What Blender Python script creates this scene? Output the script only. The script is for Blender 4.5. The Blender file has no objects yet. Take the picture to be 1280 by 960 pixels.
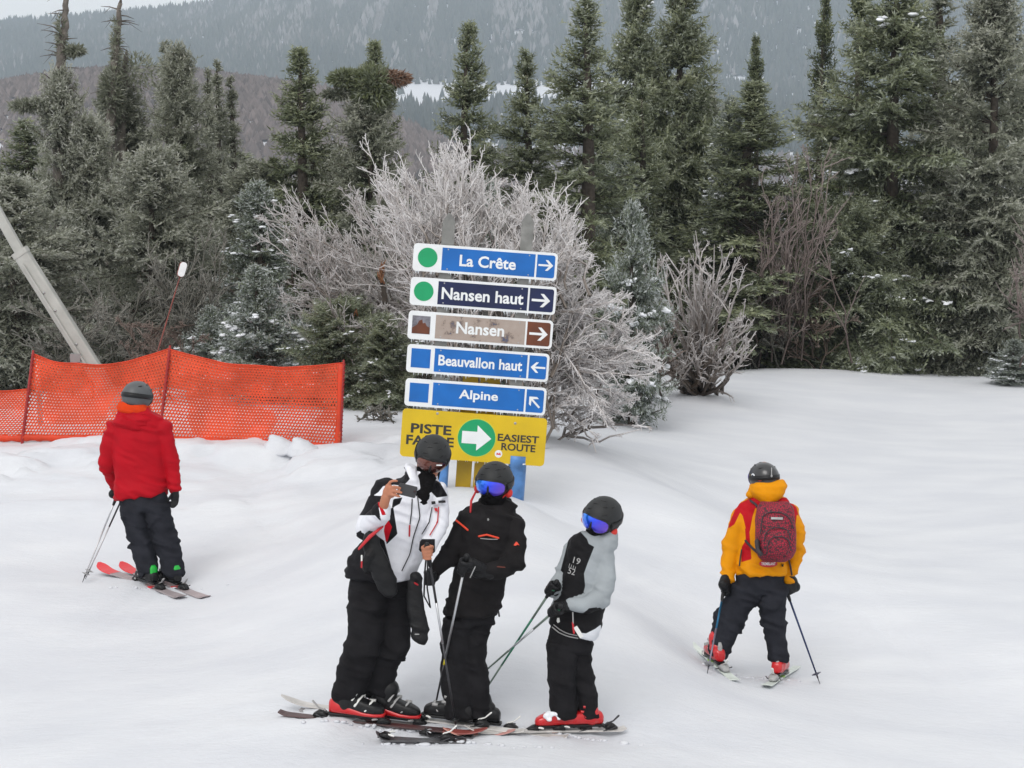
import bpy, math, random
import numpy as np
from mathutils import Vector, Matrix

# ------------------------------------------------------------------ camera, world, sun
FPX = 2389.0                       # focal length in pixels of the 1280 wide frame
PITCH = math.atan(360.0/FPX)
SP, CP = math.sin(PITCH), math.cos(PITCH)
scene = bpy.context.scene
col = scene.collection
cam_data = bpy.data.cameras.new('camera')
cam = bpy.data.objects.new('camera', cam_data); col.objects.link(cam)
cam.location = (0, 0, 0)
cam.rotation_euler = (math.pi/2 - PITCH, 0, 0)
cam_data.sensor_width = 36.0
cam_data.lens = 36.0*FPX/1280.0
cam_data.clip_start = 0.1
cam_data.clip_end = 8000
scene.camera = cam

SUN_EL, SUN_AZ = math.radians(52), math.radians(205)   # azimuth clockwise from +Y
w = bpy.data.worlds.new('World'); scene.world = w; w.use_nodes = True
nt = w.node_tree; nt.nodes.clear()
sky = nt.nodes.new('ShaderNodeTexSky'); sky.sky_type = 'NISHITA'; sky.sun_disc = False
sky.sun_elevation = SUN_EL; sky.sun_rotation = SUN_AZ
sky.air_density = 1.0; sky.dust_density = 6.0; sky.ozone_density = 1.0; sky.altitude = 600
hs = nt.nodes.new('ShaderNodeHueSaturation'); hs.inputs['Saturation'].default_value = 0.2
bg = nt.nodes.new('ShaderNodeBackground'); bg.inputs['Strength'].default_value = 0.15
wo = nt.nodes.new('ShaderNodeOutputWorld')
cloud = nt.nodes.new('ShaderNodeRGB'); cloud.outputs[0].default_value = (7.6, 7.6, 7.5, 1)     # even high cloud
cmix = nt.nodes.new('ShaderNodeMixRGB'); cmix.inputs[0].default_value = .72
nt.links.new(sky.outputs[0], hs.inputs['Color']); nt.links.new(hs.outputs[0], cmix.inputs[1]); nt.links.new(cloud.outputs[0], cmix.inputs[2]); nt.links.new(cmix.outputs[0], bg.inputs['Color'])
nt.links.new(bg.outputs[0], wo.inputs['Surface'])
sd = bpy.data.lights.new('sun', 'SUN'); sd.energy = 0.95; sd.angle = math.radians(30); sd.color = (1, .975, .94)
so = bpy.data.objects.new('sun', sd); col.objects.link(so)
dvec = Vector((math.sin(SUN_AZ)*math.cos(SUN_EL), math.cos(SUN_AZ)*math.cos(SUN_EL), math.sin(SUN_EL)))
so.rotation_euler = dvec.to_track_quat('Z', 'Y').to_euler(); so.location = (0, 0, 40)
vs = scene.view_settings
vs.view_transform = 'Standard'; vs.look = 'None'; vs.gamma = 1.0; vs.exposure = 0.07
vs.use_curve_mapping = False
scene.cycles.volume_bounces = 1
scene.cycles.max_bounces = 6
scene.cycles.volume_max_steps = 64

# ------------------------------------------------------------------ helpers
RIGHT = np.array([1.0, 0, 0]); UP = np.array([0, SP, CP]); FWD = np.array([0, CP, -SP])
def P(px, py, d):
    """world point at distance d (metres along the view axis) seen at photograph position px,py"""
    return d*(FWD + (px-640.0)/FPX*RIGHT + (480.0-py)/FPX*UP)
def to_px(V):
    d = V@FWD
    return np.stack([640+FPX*(V@RIGHT)/d, 480-FPX*(V@UP)/d], 1)
def nrm(v):
    v = np.asarray(v, float); return v/(np.linalg.norm(v)+1e-12)
rng = np.random.default_rng(7)

def _hash(ix, iy, iz, seed):
    h = (ix*374761393 + iy*668265263 + iz*2147483647 + seed*144665) & 0xffffffff
    h = ((h ^ (h >> 13))*1274126177) & 0xffffffff
    h = ((h ^ (h >> 16))*2246822519) & 0xffffffff
    return ((h ^ (h >> 15)) & 0xffff)/65535.0
def vnoise(Q, seed=0):
    """value noise -1..1 at the rows of Q (n,3)"""
    Q = np.asarray(Q, float); I = np.floor(Q).astype(np.int64); f = Q-I; f = f*f*(3-2*f)
    r = 0
    for dx in (0, 1):
        for dy in (0, 1):
            for dz in (0, 1):
                wgt = (f[:, 0] if dx else 1-f[:, 0])*(f[:, 1] if dy else 1-f[:, 1])*(f[:, 2] if dz else 1-f[:, 2])
                r = r + wgt*_hash(I[:, 0]+dx, I[:, 1]+dy, I[:, 2]+dz, seed)
    return r*2-1
def fbm(Q, seed=0, oct=4):
    r = 0; a = 1.0; s = 0
    for k in range(oct):
        r = r + a*vnoise(np.asarray(Q)*(2.03**k)+k*17.3, seed+k); s += a; a *= .5
    return r/s

def tag(o, label=None, cat=None, group=None, kind=None):
    if label: o['label'] = label
    if cat: o['category'] = cat
    if group: o['group'] = group
    if kind: o['kind'] = kind
    return o
ROOT = {}
def root_loc(o):
    while o.parent: o = o.parent
    return np.array(o.location)
def thing(name, loc, label, cat, group=None):
    o = bpy.data.objects.new(name, None); col.objects.link(o); o.location = loc
    o.empty_display_size = .2
    return tag(o, label, cat, group)
def mesh_from(name, V, F, smooth=False, mats=()):
    me = bpy.data.meshes.new(name)
    V = np.asarray(V, dtype=np.float32)
    if isinstance(F, np.ndarray):
        n, k = F.shape
        me.vertices.add(len(V)); me.vertices.foreach_set('co', V.ravel())
        me.loops.add(n*k); me.loops.foreach_set('vertex_index', F.astype(np.int32).ravel())
        me.polygons.add(n); me.polygons.foreach_set('loop_start', np.arange(0, n*k, k, dtype=np.int32))
        me.polygons.foreach_set('loop_total', np.full(n, k, dtype=np.int32))
        me.update(calc_edges=True); me.validate()
    else:
        me.from_pydata([tuple(map(float, v)) for v in V], [], [tuple(map(int, f)) for f in F]); me.update()
    for m in mats: me.materials.append(m)
    if smooth: me.polygons.foreach_set('use_smooth', np.ones(len(me.polygons), dtype=bool))
    return me
def obj(name, V, F, mat, parent=None, smooth=False, origin=None):
    """one mesh object; V in world coordinates, moved under its thing"""
    V = np.asarray(V, float)
    if parent is not None: off = root_loc(parent)
    elif origin is not None: off = np.asarray(origin, float)
    else:
        off = np.array([V[:, 0].mean(), V[:, 1].mean(), V[:, 2].min()])
    me = mesh_from(name, V-off, F, smooth, [mat] if mat else [])
    o = bpy.data.objects.new(name, me); col.objects.link(o)
    if parent is not None: o.parent = parent
    else: o.location = off
    return o
def link_mesh(name, me, parent=None, loc=(0, 0, 0), rot=(0, 0, 0), scale=(1, 1, 1)):
    o = bpy.data.objects.new(name, me); col.objects.link(o); o.parent = parent
    o.location = loc; o.rotation_euler = rot; o.scale = scale
    return o

class MB:
    """collects primitive shapes"""
    def __init__(s): s.V = []; s.F = []; s.n = 0
    def add(s, V, F):
        V = np.asarray(V, float); s.V.append(V)
        s.F += [tuple(i+s.n for i in f) for f in F]; s.n += len(V); return s
    def ell(s, c, r, ax=None, nu=16, nv=10):
        ax = np.eye(3) if ax is None else np.asarray(ax)
        V = [[0, 0, 1]]
        for j in range(1, nv):
            th = math.pi*j/nv
            for i in range(nu):
                ph = 2*math.pi*i/nu; V.append([math.sin(th)*math.cos(ph), math.sin(th)*math.sin(ph), math.cos(th)])
        V.append([0, 0, -1]); V = np.array(V)*np.asarray(r)
        F = [(0, 1+i, 1+(i+1) % nu) for i in range(nu)]
        for j in range(nv-2):
            a = 1+j*nu
            F += [(a+i, a+nu+i, a+nu+(i+1) % nu, a+(i+1) % nu) for i in range(nu)]
        e = len(V)-1; a = 1+(nv-2)*nu
        F += [(e, a+(i+1) % nu, a+i) for i in range(nu)]
        return s.add(V@ax+np.asarray(c), F)
    def rings(s, rings, cap=True):
        n = len(rings[0]); V = np.concatenate(rings); F = []
        for j in range(len(rings)-1):
            a = j*n
            F += [(a+i, a+(i+1) % n, a+n+(i+1) % n, a+n+i) for i in range(n)]
        if cap: F += [tuple(range(n))[::-1], tuple(range((len(rings)-1)*n, len(rings)*n))]
        return s.add(V, F)
    def loft(s, secs, n=20, pw=2.2):
        """secs: (centre, width vector, depth vector)"""
        R = []
        for c, a, b in secs:
            t = np.arange(n)*2*math.pi/n
            ct, st = np.cos(t), np.sin(t)
            x = np.sign(ct)*np.abs(ct)**(2/pw); y = np.sign(st)*np.abs(st)**(2/pw)
            R.append(np.asarray(c)+x[:, None]*np.asarray(a)+y[:, None]*np.asarray(b))
        return s.rings(R)
    def tube(s, pts, rad, n=8, round_ends=False, flat=1.0, side=None):
        pts = [np.asarray(p, float) for p in pts]
        if np.isscalar(rad): rad = [rad]*len(pts)
        rad = list(rad)
        if round_ends:
            d0 = nrm(pts[0]-pts[1]); d1 = nrm(pts[-1]-pts[-2]); r0, r1 = rad[0], rad[-1]
            pts = [pts[0]+d0*r0*k for k in (.98, .8, .45)]+pts+[pts[-1]+d1*r1*k for k in (.45, .8, .98)]
            rad = [r0*.2, r0*.6, r0*.89]+rad+[r1*.89, r1*.6, r1*.2]
        R = []; u = None
        for i, p in enumerate(pts):
            t = nrm(pts[min(i+1, len(pts)-1)]-pts[max(i-1, 0)])
            if side is not None: u = nrm(np.asarray(side)-t*np.dot(side, t))
            elif u is None:
                u = np.cross(t, [0, 0, 1.0])
                if np.linalg.norm(u) < .1: u = np.cross(t, [0, 1.0, 0])
                u = nrm(u)
            else: u = nrm(u-t*np.dot(u, t))
            v = np.cross(t, u); a = np.arange(n)*2*math.pi/n
            R.append(p+rad[i]*(np.cos(a)[:, None]*u+flat*np.sin(a)[:, None]*v))
        return s.rings(R)
    def box(s, c, h, ax=None):
        ax = np.eye(3) if ax is None else np.asarray(ax)
        V = np.array([[x, y, z] for x in (-1, 1) for y in (-1, 1) for z in (-1, 1)])*np.asarray(h)
        F = [(0, 1, 3, 2), (4, 6, 7, 5), (0, 4, 5, 1), (2, 3, 7, 6), (0, 2, 6, 4), (1, 5, 7, 3)]
        return s.add(V@ax+np.asarray(c), F)
    def prism(s, poly, o, u, v, w, t):
        """polygon (list of 2d) in the plane o,u,v pushed along w by t"""
        poly = np.asarray(poly, float); n = len(poly); u, v, w = map(np.asarray, (u, v, w))
        A = np.asarray(o)+poly[:, :1]*u+poly[:, 1:]*v
        return s.add(np.concatenate([A, A+w*t]), [tuple(range(n)), tuple(range(n, 2*n))[::-1]]+[(i, n+i, n+(i+1) % n, (i+1) % n) for i in range(n)])
    def build(s, name, mat, parent=None, smooth=False, origin=None):
        return obj(name, np.concatenate(s.V), s.F, mat, parent, smooth, origin)

def remesh(mb, voxel, smooth=4, sf=.5):
    me = mesh_from('tmp', np.concatenate(mb.V), mb.F)
    o = bpy.data.objects.new('tmp', me); col.objects.link(o)
    m = o.modifiers.new('r', 'REMESH'); m.mode = 'VOXEL'; m.voxel_size = voxel
    if smooth:
        m = o.modifiers.new('s', 'SMOOTH'); m.factor = sf; m.iterations = smooth
    dg = bpy.context.evaluated_depsgraph_get()
    ev = o.evaluated_get(dg); m2 = bpy.data.meshes.new_from_object(ev)
    V = np.empty(len(m2.vertices)*3, dtype=np.float32); m2.vertices.foreach_get('co', V); V = V.reshape(-1, 3).astype(float)
    N = np.empty(len(m2.vertices)*3, dtype=np.float32); m2.vertices.foreach_get('normal', N); N = N.reshape(-1, 3).astype(float)
    F = np.empty(len(m2.loops), dtype=np.int32); m2.loops.foreach_get('vertex_index', F)
    F = F.reshape(-1, 4) if len(F) == 4*len(m2.polygons) else [tuple(p.vertices) for p in m2.polygons]
    bpy.data.objects.remove(o); bpy.data.meshes.remove(me); bpy.data.meshes.remove(m2)
    return V, N, F
def folds(V, N, bones, amp=.008, freq=.055, seed=1):
    """push cloth into creases that run across the nearest limb"""
    best = np.full(len(V), 1e9); jw = np.zeros(len(V))
    for k, (a, b, r) in enumerate(bones):
        a = np.asarray(a); b = np.asarray(b); L = np.linalg.norm(b-a); t = nrm(b-a)
        s_ = (V-a)@t; sc = np.clip(s_, 0, L); C = a+sc[:, None]*t
        d = np.linalg.norm(V-C, axis=1)/r; m = d < best
        best[m] = d[m]
        
        e = np.minimum(s_, L-s_)/L; jw[m] = np.exp(-np.clip(e, 0, 1)*5)[m]
    Q = np.stack([V[:, 0]/.14+V[:, 2]/.5, V[:, 1]/.14, V[:, 2]/freq+V[:, 0]/.17], 1)
    n = vnoise(Q, seed); n2 = vnoise(Q*2.1+5, seed+3); big = vnoise(V/.16+seed, seed+5)
    dsp = 1.65*amp*(.45+1.1*jw)*((1-2*np.abs(n))*.8+.4*n2) + amp*.8*big
    return V+N*dsp[:, None]
def sdf_poly(Q, poly):
    poly = np.asarray(poly, float); n = len(poly); D = np.full(len(Q), 1e9); ins = np.zeros(len(Q), bool)
    for i in range(n):
        a = poly[i]; b = poly[(i+1) % n]; e = b-a; wv = Q-a
        t = np.clip((wv@e)/(e@e), 0, 1); D = np.minimum(D, np.linalg.norm(wv-t[:, None]*e, axis=1))
        c = (a[1] > Q[:, 1]) != (b[1] > Q[:, 1])
        with np.errstate(divide='ignore', invalid='ignore'):
            xi = (b[0]-a[0])*(Q[:, 1]-a[1])/(b[1]-a[1]+1e-12)+a[0]
        ins ^= c & (Q[:, 0] < xi)
    return np.where(ins, D, -D)
def set_attr(o, name, vals, domain='POINT'):
    a = o.data.attributes.new(name, 'FLOAT', domain); a.data.foreach_set('value', np.asarray(vals, dtype=np.float32))

# ------------------------------------------------------------------ materials
def lin(r, g, b):
    f = lambda c: (c/255/12.92) if c/255 <= .04045 else ((c/255+.055)/1.055)**2.4
    return (f(r), f(g), f(b), 1)
def mat(name, color, rough=.7, metal=0, bump=0, bscale=60, var=0, vscale=8, spec=.5, layers=(), weave=0, trans=0, coat=0, detail=4):
    m = bpy.data.materials.new(name); m.use_nodes = True; n = m.node_tree.nodes; l = m.node_tree.links
    b = n['Principled BSDF']; b.inputs['Roughness'].default_value = rough; b.inputs['Metallic'].default_value = metal
    b.inputs['Specular IOR Level'].default_value = spec
    if coat: b.inputs['Coat Weight'].default_value = coat
    color = tuple(color)+((1,) if len(color) == 3 else ())
    tc = n.new('ShaderNodeTexCoord')
    rgb = n.new('ShaderNodeRGB'); rgb.outputs[0].default_value = color; out = rgb.outputs[0]
    for attr, c in layers:
        at = n.new('ShaderNodeAttribute'); at.attribute_name = attr
        mr = n.new('ShaderNodeMapRange'); mr.inputs['From Min'].default_value = -.25; mr.inputs['From Max'].default_value = .25
        l.new(at.outputs['Fac'], mr.inputs['Value'])
        mx = n.new('ShaderNodeMixRGB'); l.new(mr.outputs[0], mx.inputs[0]); l.new(out, mx.inputs[1])
        mx.inputs[2].default_value = tuple(c)+((1,) if len(c) == 3 else ()); out = mx.outputs[0]
    if var:
        nz = n.new('ShaderNodeTexNoise'); nz.inputs['Scale'].default_value = vscale; nz.inputs['Detail'].default_value = 6
        l.new(tc.outputs['Object'], nz.inputs['Vector'])
        mr = n.new('ShaderNodeMapRange'); mr.inputs['From Min'].default_value = .3; mr.inputs['From Max'].default_value = .7
        mr.inputs['To Min'].default_value = 1-var; mr.inputs['To Max'].default_value = 1+var
        l.new(nz.outputs['Fac'], mr.inputs['Value'])
        vm = n.new('ShaderNodeVectorMath'); vm.operation = 'SCALE'; l.new(out, vm.inputs[0]); l.new(mr.outputs[0], vm.inputs['Scale']); out = vm.outputs[0]
    l.new(out, b.inputs['Base Color'])
    if bump:
        nz = n.new('ShaderNodeTexNoise'); nz.inputs['Scale'].default_value = bscale; nz.inputs['Detail'].default_value = detail
        l.new(tc.outputs['Object'], nz.inputs['Vector'])
        bp = n.new('ShaderNodeBump'); bp.inputs['Strength'].default_value = bump; bp.inputs['Distance'].default_value = .01
        l.new(nz.outputs['Fac'], bp.inputs['Height']); l.new(bp.outputs[0], b.inputs['Normal'])
    if trans:
        b.inputs['Subsurface Weight'].default_value = 0
        tr = n.new('ShaderNodeBsdfTranslucent'); l.new(out, tr.inputs['Color'])
        mx = n.new('ShaderNodeMixShader'); mx.inputs[0].default_value = trans
        l.new(b.outputs[0], mx.inputs[1]); l.new(tr.outputs[0], mx.inputs[2]); l.new(mx.outputs[0], n['Material Output'].inputs['Surface'])
    return m
def ramp_mat(name, attr, stops, rough=.8, attr2=None, col2=None, trans=0, spec=.3):
    """colour from a per-face attribute, optionally mixed towards col2 by a second one"""
    m = bpy.data.materials.new(name); m.use_nodes = True; n = m.node_tree.nodes; l = m.node_tree.links
    b = n['Principled BSDF']; b.inputs['Roughness'].default_value = rough; b.inputs['Specular IOR Level'].default_value = spec
    at = n.new('ShaderNodeAttribute'); at.attribute_name = attr
    cr = n.new('ShaderNodeValToRGB'); e = cr.color_ramp.elements
    while len(e) < len(stops): e.new(.5)
    for k, (p, c) in enumerate(stops):
        e[k].position = p; e[k].color = tuple(c)+((1,) if len(c) == 3 else ())
    l.new(at.outputs['Fac'], cr.inputs[0]); out = cr.outputs[0]
    if attr2:
        a2 = n.new('ShaderNodeAttribute'); a2.attribute_name = attr2
        mx = n.new('ShaderNodeMixRGB'); l.new(a2.outputs['Fac'], mx.inputs[0]); l.new(out, mx.inputs[1]); mx.inputs[2].default_value = tuple(col2)+((1,) if len(col2) == 3 else ())
        out = mx.outputs[0]
    l.new(out, b.inputs['Base Color'])
    if trans:
        tr = n.new('ShaderNodeBsdfTranslucent'); l.new(out, tr.inputs['Color'])
        mx = n.new('ShaderNodeMixShader'); mx.inputs[0].default_value = trans
        l.new(b.outputs[0], mx.inputs[1]); l.new(tr.outputs[0], mx.inputs[2]); l.new(mx.outputs[0], n['Material Output'].inputs['Surface'])
    return m

# ------------------------------------------------------------------ terrain
CTRL = [(-300, 960, 11.9), (0, 960, 11.6), (320, 960, 11.35), (640, 960, 11.3), (900, 960, 11.8), (1280, 960, 12.6), (1600, 960, 13.2),
        (342, 886, 12.3), (437, 897, 12.02), (474, 900, 12.1), (572, 906, 12.03), (598, 909, 12.11), (704, 913, 12.15), (735, 917, 12.2), (520, 929, 11.8),
        (0, 730, 16.2), (188, 729, 16.2), (216, 731, 16.2), (265, 739, 16.0), (-300, 730, 16.4), (146, 708, 17.2),
        (897, 840, 14.2), (972, 849, 14.2), (930, 828, 14.8), (1100, 900, 13.4), (1280, 800, 15.2), (1500, 800, 15.4),
        (300, 800, 14.3), (640, 780, 13.4), (640, 700, 14.8), (800, 780, 14.1), (800, 700, 16.0),
        (560, 612, 16.4), (600, 612, 16.6), (655, 629, 16.4), (700, 652, 16.6), (480, 625, 17.2), (440, 640, 17.3), (330, 640, 18.2), (150, 620, 18.7), (0, 610, 19),
        (425, 563, 20.6), (320, 553, 20.8), (200, 555, 20.9), (28, 552, 21.1), (-300, 552, 21.5),
        (500, 545, 20.8), (600, 540, 21), (690, 546, 20.4), (780, 592, 18.4), (800, 614, 17.7), (852, 648, 17.3), (830, 590, 20.8), (905, 640, 19.8),
        (430, 500, 24.5), (560, 492, 25.5), (0, 500, 25.5), (-300, 500, 26), (200, 500, 25.2),
        (850, 560, 23.5), (860, 492, 28), (800, 502, 27), (700, 508, 26), (950, 461, 33), (1060, 462, 33.5), (1150, 470, 33), (1280, 478, 32), (1500, 480, 32),
        (1100, 700, 18), (1100, 600, 22.5), (1100, 520, 28.3), (1400, 650, 19.5)]
_C = np.array([P(*c) for c in CTRL])
_X = [(-9, 3, -3.9), (0, 3, -3.8), (9, 3, -4.3), (-14, 33, -4.9), (-5, 33, -4.9), (3, 34, -5.1), (9, 42, -6.3), (20, 42, -6.3), (-10, 42, -6.5), (0, 42, -6.5), (-20, 45, -7), (24, 20, -4.6), (-22, 20, -4.3)]
_C = np.concatenate([_C, np.array(_X, float)])
def _tps(r): return r*r*np.log(r+1e-9)
def _solve():
    n = len(_C); X = _C[:, :2]; K = _tps(np.linalg.norm(X[:, None]-X[None], axis=2)) + np.eye(n)*.012
    Pm = np.concatenate([np.ones((n, 1)), X], 1)
    A = np.block([[K, Pm], [Pm.T, np.zeros((3, 3))]])
    return np.linalg.solve(A, np.concatenate([_C[:, 2], np.zeros(3)]))
_W = _solve()
RIDGE = ([-900, -400, 0, 60, 120, 200, 270, 345, 500, 700, 1000, 1300, 1700], [70, 52, 36, 32, 28, 22, 12, 0, -35, -70, -100, -110, -90])
BHILL = ([-900, -400, 0, 80, 160, 250, 330, 420, 520, 640, 1500], [130, 118, 112, 97, 92, 95, 104, 118, 165, 230, 330])
def sstep(a, b, x):
    t = np.clip((x-a)/(b-a), 0, 1); return t*t*(3-2*t)
def ground_base(x, y):
    x = np.atleast_1d(np.asarray(x, float)); y = np.atleast_1d(np.asarray(y, float))
    xc = np.clip(x, -16, 18); yc = np.clip(y, 2, 44)
    q = np.stack([xc, yc], 1); z = np.empty(len(q))
    for i in range(0, len(q), 20000):
        s_ = slice(i, i+20000)
        z[s_] = _tps(np.linalg.norm(q[s_][:, None]-_C[None, :, :2], axis=2))@_W[:len(_C)] + _W[-3]+q[s_]@_W[-2:]
    far = np.clip(y-44, 0, None)
    z = z - np.minimum(far*.12, 34)
    z = z - np.clip(np.abs(x)-18, 0, 160)*.05
    # wooded hill on the left
    px = 640+FPX*x/np.maximum(y, 30)
    hb = (120-np.interp(px, *BHILL))/FPX*760
    kb = sstep(380, 720, y)*(1-sstep(800, 1150, y))
    z = z*(1-kb)+hb*kb
    # valley floor with the open fields, then the mountain
    vf = sstep(950, 1500, y)
    z = z*(1-vf) + vf*(-12+np.clip((y-1500)/300, 0, 1)*21)
    hm = (120-np.interp(px, *RIDGE))/FPX*2700
    km = np.clip((y-1800)/900, 0, 1.0); km = km**1.0
    back = sstep(2700, 3000, y)*40
    z = np.where(y > 1800, 9+(hm-9)*km-back, z)
    amp = sstep(300, 700, y)*3 + sstep(1850, 2300, y)*9*(1-sstep(2500, 2700, y))
    z = z+amp*fbm(np.stack([x/140, y/140, 0*x], 1), 31, 3)
    return z
def ground_h(x, y):
    x = np.atleast_1d(np.asarray(x, float)); y = np.atleast_1d(np.asarray(y, float))
    z = ground_base(x, y)
    near = 1-sstep(30, 60, y)
    z = z + near*(.012*fbm(np.stack([x/1.6, y/1.1, 0*x], 1), 3, 3))
    z = z + near*.006*fbm(np.stack([x/.35+y/.9, y/.28, 0*x], 1), 5, 3)
    # churned bank below the net and round the sign
    bank = np.exp(-((y-19.4)/1.1)**2)*(1-sstep(-1.6, -.6, x))
    nb_ = fbm(np.stack([x/.9, y/.45, 0*x+4], 1), 9, 4)
    z = z + bank*(.13*nb_+.10*sstep(-.05, .12, nb_)+.03)
    b2 = np.exp(-((x+1.3)/1.3)**2-((y-18.6)/1.6)**2)
    z = z + b2*.07*fbm(np.stack([x/.35, y/.35, 0*x+4], 1), 12, 4)
    z = z+np.exp(-((y-20.25)/.22)**2)*(1-sstep(-2.0, -1.6, x))*(.035+.07*np.clip(fbm(np.stack([x/.45, y/.4, 0*x+4], 1), 23, 3), -.4, 1))
    for x0, k1, k2, ph_ in ((-3.2, .10, .25, .3), (-3.05, .10, .25, .3), (.9, .42, .3, 1.1), (1.08, .42, .3, 1.1), (2.6, -.16, .35, 2.0), (2.78, -.16, .35, 2.0), (-1.2, -.42, .3, 4.0), (-1.04, -.42, .3, 4.0)):
        yy = y-15.5; cx = x0+k1*yy+k2*np.sin(yy*.45+ph_)
        z = z-near*.024*np.exp(-((x-cx)/.06)**2)*(.6+.4*np.sin(y*1.7+ph_))*sstep(8, 12, y)*(1-sstep(19, 22, y))
    # trampled snow round the group
    b3 = np.exp(-((x+.25)/1.6)**2-((y-11.7)/.5)**2)
    z = z + b3*.042*fbm(np.stack([x/.16, y/.12, 0*x+4], 1), 14, 3)
    return z
def foot(x, y, d):
    q = P(x, y, d); q[2] = gz(q[0], q[1]); return q
def gz(x, y): return float(ground_h(x, y)[0])
def on_ground(px, py, d0):
    """point of the ground on the ray through px,py near distance d0"""
    ds = np.linspace(d0*.8, d0*1.25, 260); Q = ds[:, None]*P(px, py, 1.0)
    h = Q[:, 2]-ground_h(Q[:, 0], Q[:, 1]); k = np.where((h[:-1] > 0) & (h[1:] <= 0))[0]
    if len(k) == 0:
        q = P(px, py, d0); q[2] = gz(q[0], q[1]); return q
    i = k[np.argmin(np.abs(ds[k]-d0))]
    t = h[i]/(h[i]-h[i+1]); return Q[i]*(1-t)+Q[i+1]*t

def axis_grid(segs):
    r = [segs[0][0]]
    for a, b, n in segs:
        r += list(np.linspace(a, b, n+1)[1:])
    return np.array(r)
def geo(a, b, n): return a*(b/a)**(np.arange(1, n+1)/n)
xs = np.concatenate([-geo(10, 2600, 70)[::-1], np.linspace(-10, 10, 321), geo(10, 2600, 70)])
ys = np.concatenate([[-60, -20, -6, 0, 4, 7, 9], np.linspace(10, 24, 231), np.linspace(24.15, 50, 110), geo(50, 3300, 150)])
gx, gy = np.meshgrid(xs, ys); gv = ground_h(gx.ravel(), gy.ravel())
GV = np.stack([gx.ravel(), gy.ravel(), gv], 1)
nx, ny = len(xs), len(ys)
ii = (np.arange(ny-1)[:, None]*nx+np.arange(nx-1)[None]).ravel()
GF = np.stack([ii, ii+1, ii+nx+1, ii+nx], 1)
m_snow = bpy.data.materials.new('snow'); m_snow.use_nodes = True
_n = m_snow.node_tree.nodes; _l = m_snow.node_tree.links; _b = _n['Principled BSDF']
_b.inputs['Roughness'].default_value = .62; _b.inputs['Specular IOR Level'].default_value = .25
_tc = _n.new('ShaderNodeTexCoord')
_mp = _n.new('ShaderNodeMapping'); _mp.inputs['Scale'].default_value = (.55, 1.1, 1); _l.new(_tc.outputs['Object'], _mp.inputs[0])
_z = _n.new('ShaderNodeTexNoise'); _z.inputs['Scale'].default_value = 1.6; _z.inputs['Detail'].default_value = 8; _l.new(_mp.outputs[0], _z.inputs['Vector'])
_cr = _n.new('ShaderNodeValToRGB'); _cr.color_ramp.elements[0].position = .35; _cr.color_ramp.elements[1].position = .7
_cr.color_ramp.elements[0].color = (.575, .59, .63, 1); _cr.color_ramp.elements[1].color = (.645, .658, .688, 1)
_l.new(_z.outputs['Fac'], _cr.inputs[0]); _l.new(_cr.outputs[0], _b.inputs['Base Color'])
_z2 = _n.new('ShaderNodeTexNoise'); _z2.inputs['Scale'].default_value = 16; _z2.inputs['Detail'].default_value = 12; _z2.inputs['Roughness'].default_value = .65
_l.new(_mp.outputs[0], _z2.inputs['Vector'])
_bp = _n.new('ShaderNodeBump'); _bp.inputs['Strength'].default_value = .45; _bp.inputs['Distance'].default_value = .02
_l.new(_z2.outputs['Fac'], _bp.inputs['Height']); _l.new(_bp.outputs[0], _b.inputs['Normal'])
ground = obj('snow_ground', GV, GF, m_snow, None, True, origin=(0, 0, 0)); tag(ground, kind='structure')
ground['label'] = 'snow covered ski slope, valley and mountain'

# ------------------------------------------------------------------ far forests
def scatter_cones(name, n, xr, yr, h0, h1, w0, mask, m, tris=5, seed=1, spread=None):
    r = np.random.default_rng(seed)
    y = np.sqrt(r.uniform(yr[0]**2, yr[1]**2, n)); px = r.uniform(xr[0], xr[1], n); x = (px-640)/FPX*y
    k = mask(px, x, y, r); x, y, px = x[k], y[k], px[k]; z = ground_base(x, y); n = len(x)
    H = r.uniform(h0, h1, n)*(.75+.5*r.random(n)); W = H*w0*r.uniform(.7, 1.3, n)
    a = np.arange(tris)*2*math.pi/tris
    ang = a[None]+r.uniform(0, 6.3, (n, 1))
    rr = W[:, None]*r.uniform(.7, 1.3, (n, tris))
    ring = np.stack([x[:, None]+rr*np.cos(ang), y[:, None]+rr*np.sin(ang), z[:, None]+H[:, None]*r.uniform(0, .18, (n, tris))], 2)
    top = np.stack([x+W*r.uniform(-.15, .15, n), y, z+H], 1)[:, None]
    V = np.concatenate([ring, top], 1).reshape(-1, 3); b = (np.arange(n)*(tris+1))[:, None]
    F = np.stack([b+np.arange(tris), b+(np.arange(tris)+1) % tris, b+tris+0*np.arange(tris)], 2).reshape(-1, 3)
    o = obj(name, V, F, m, None, False, origin=(0, float(np.mean(yr)), 0)); tag(o, kind='stuff')
    clump = fbm(np.stack([x/60, z/30, y/160], 1), seed, 3)*.5
    tone = np.clip(r.beta(2, 2, n)*.75+clump*.6, 0, .8)
    if name == 'mountain_forest':
        g_ = fbm(np.stack([x/15, z/70+9, 0*x], 1), 77, 3); md = np.exp(-((px-540)/270)**2)*np.clip(1-np.abs(z-105)/95, 0, 1)+.12
        tone = np.where((g_ > .12) & (r.random(n) < md*.8), r.uniform(.8, 1, n), tone)
    set_attr(o, 'tone', np.repeat(tone, tris), 'FACE')
    return o
m_far = ramp_mat('far_conifers', 'tone', [(0, (.018, .028, .022)), (.55, (.045, .055, .042)), (.78, (.10, .095, .09)), (1, (.24, .235, .235))], .9)
m_brown = ramp_mat('bare_hardwoods', 'tone', [(0, (.055, .045, .042)), (.45, (.135, .108, .10)), (1, (.22, .18, .17))], .9)
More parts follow.
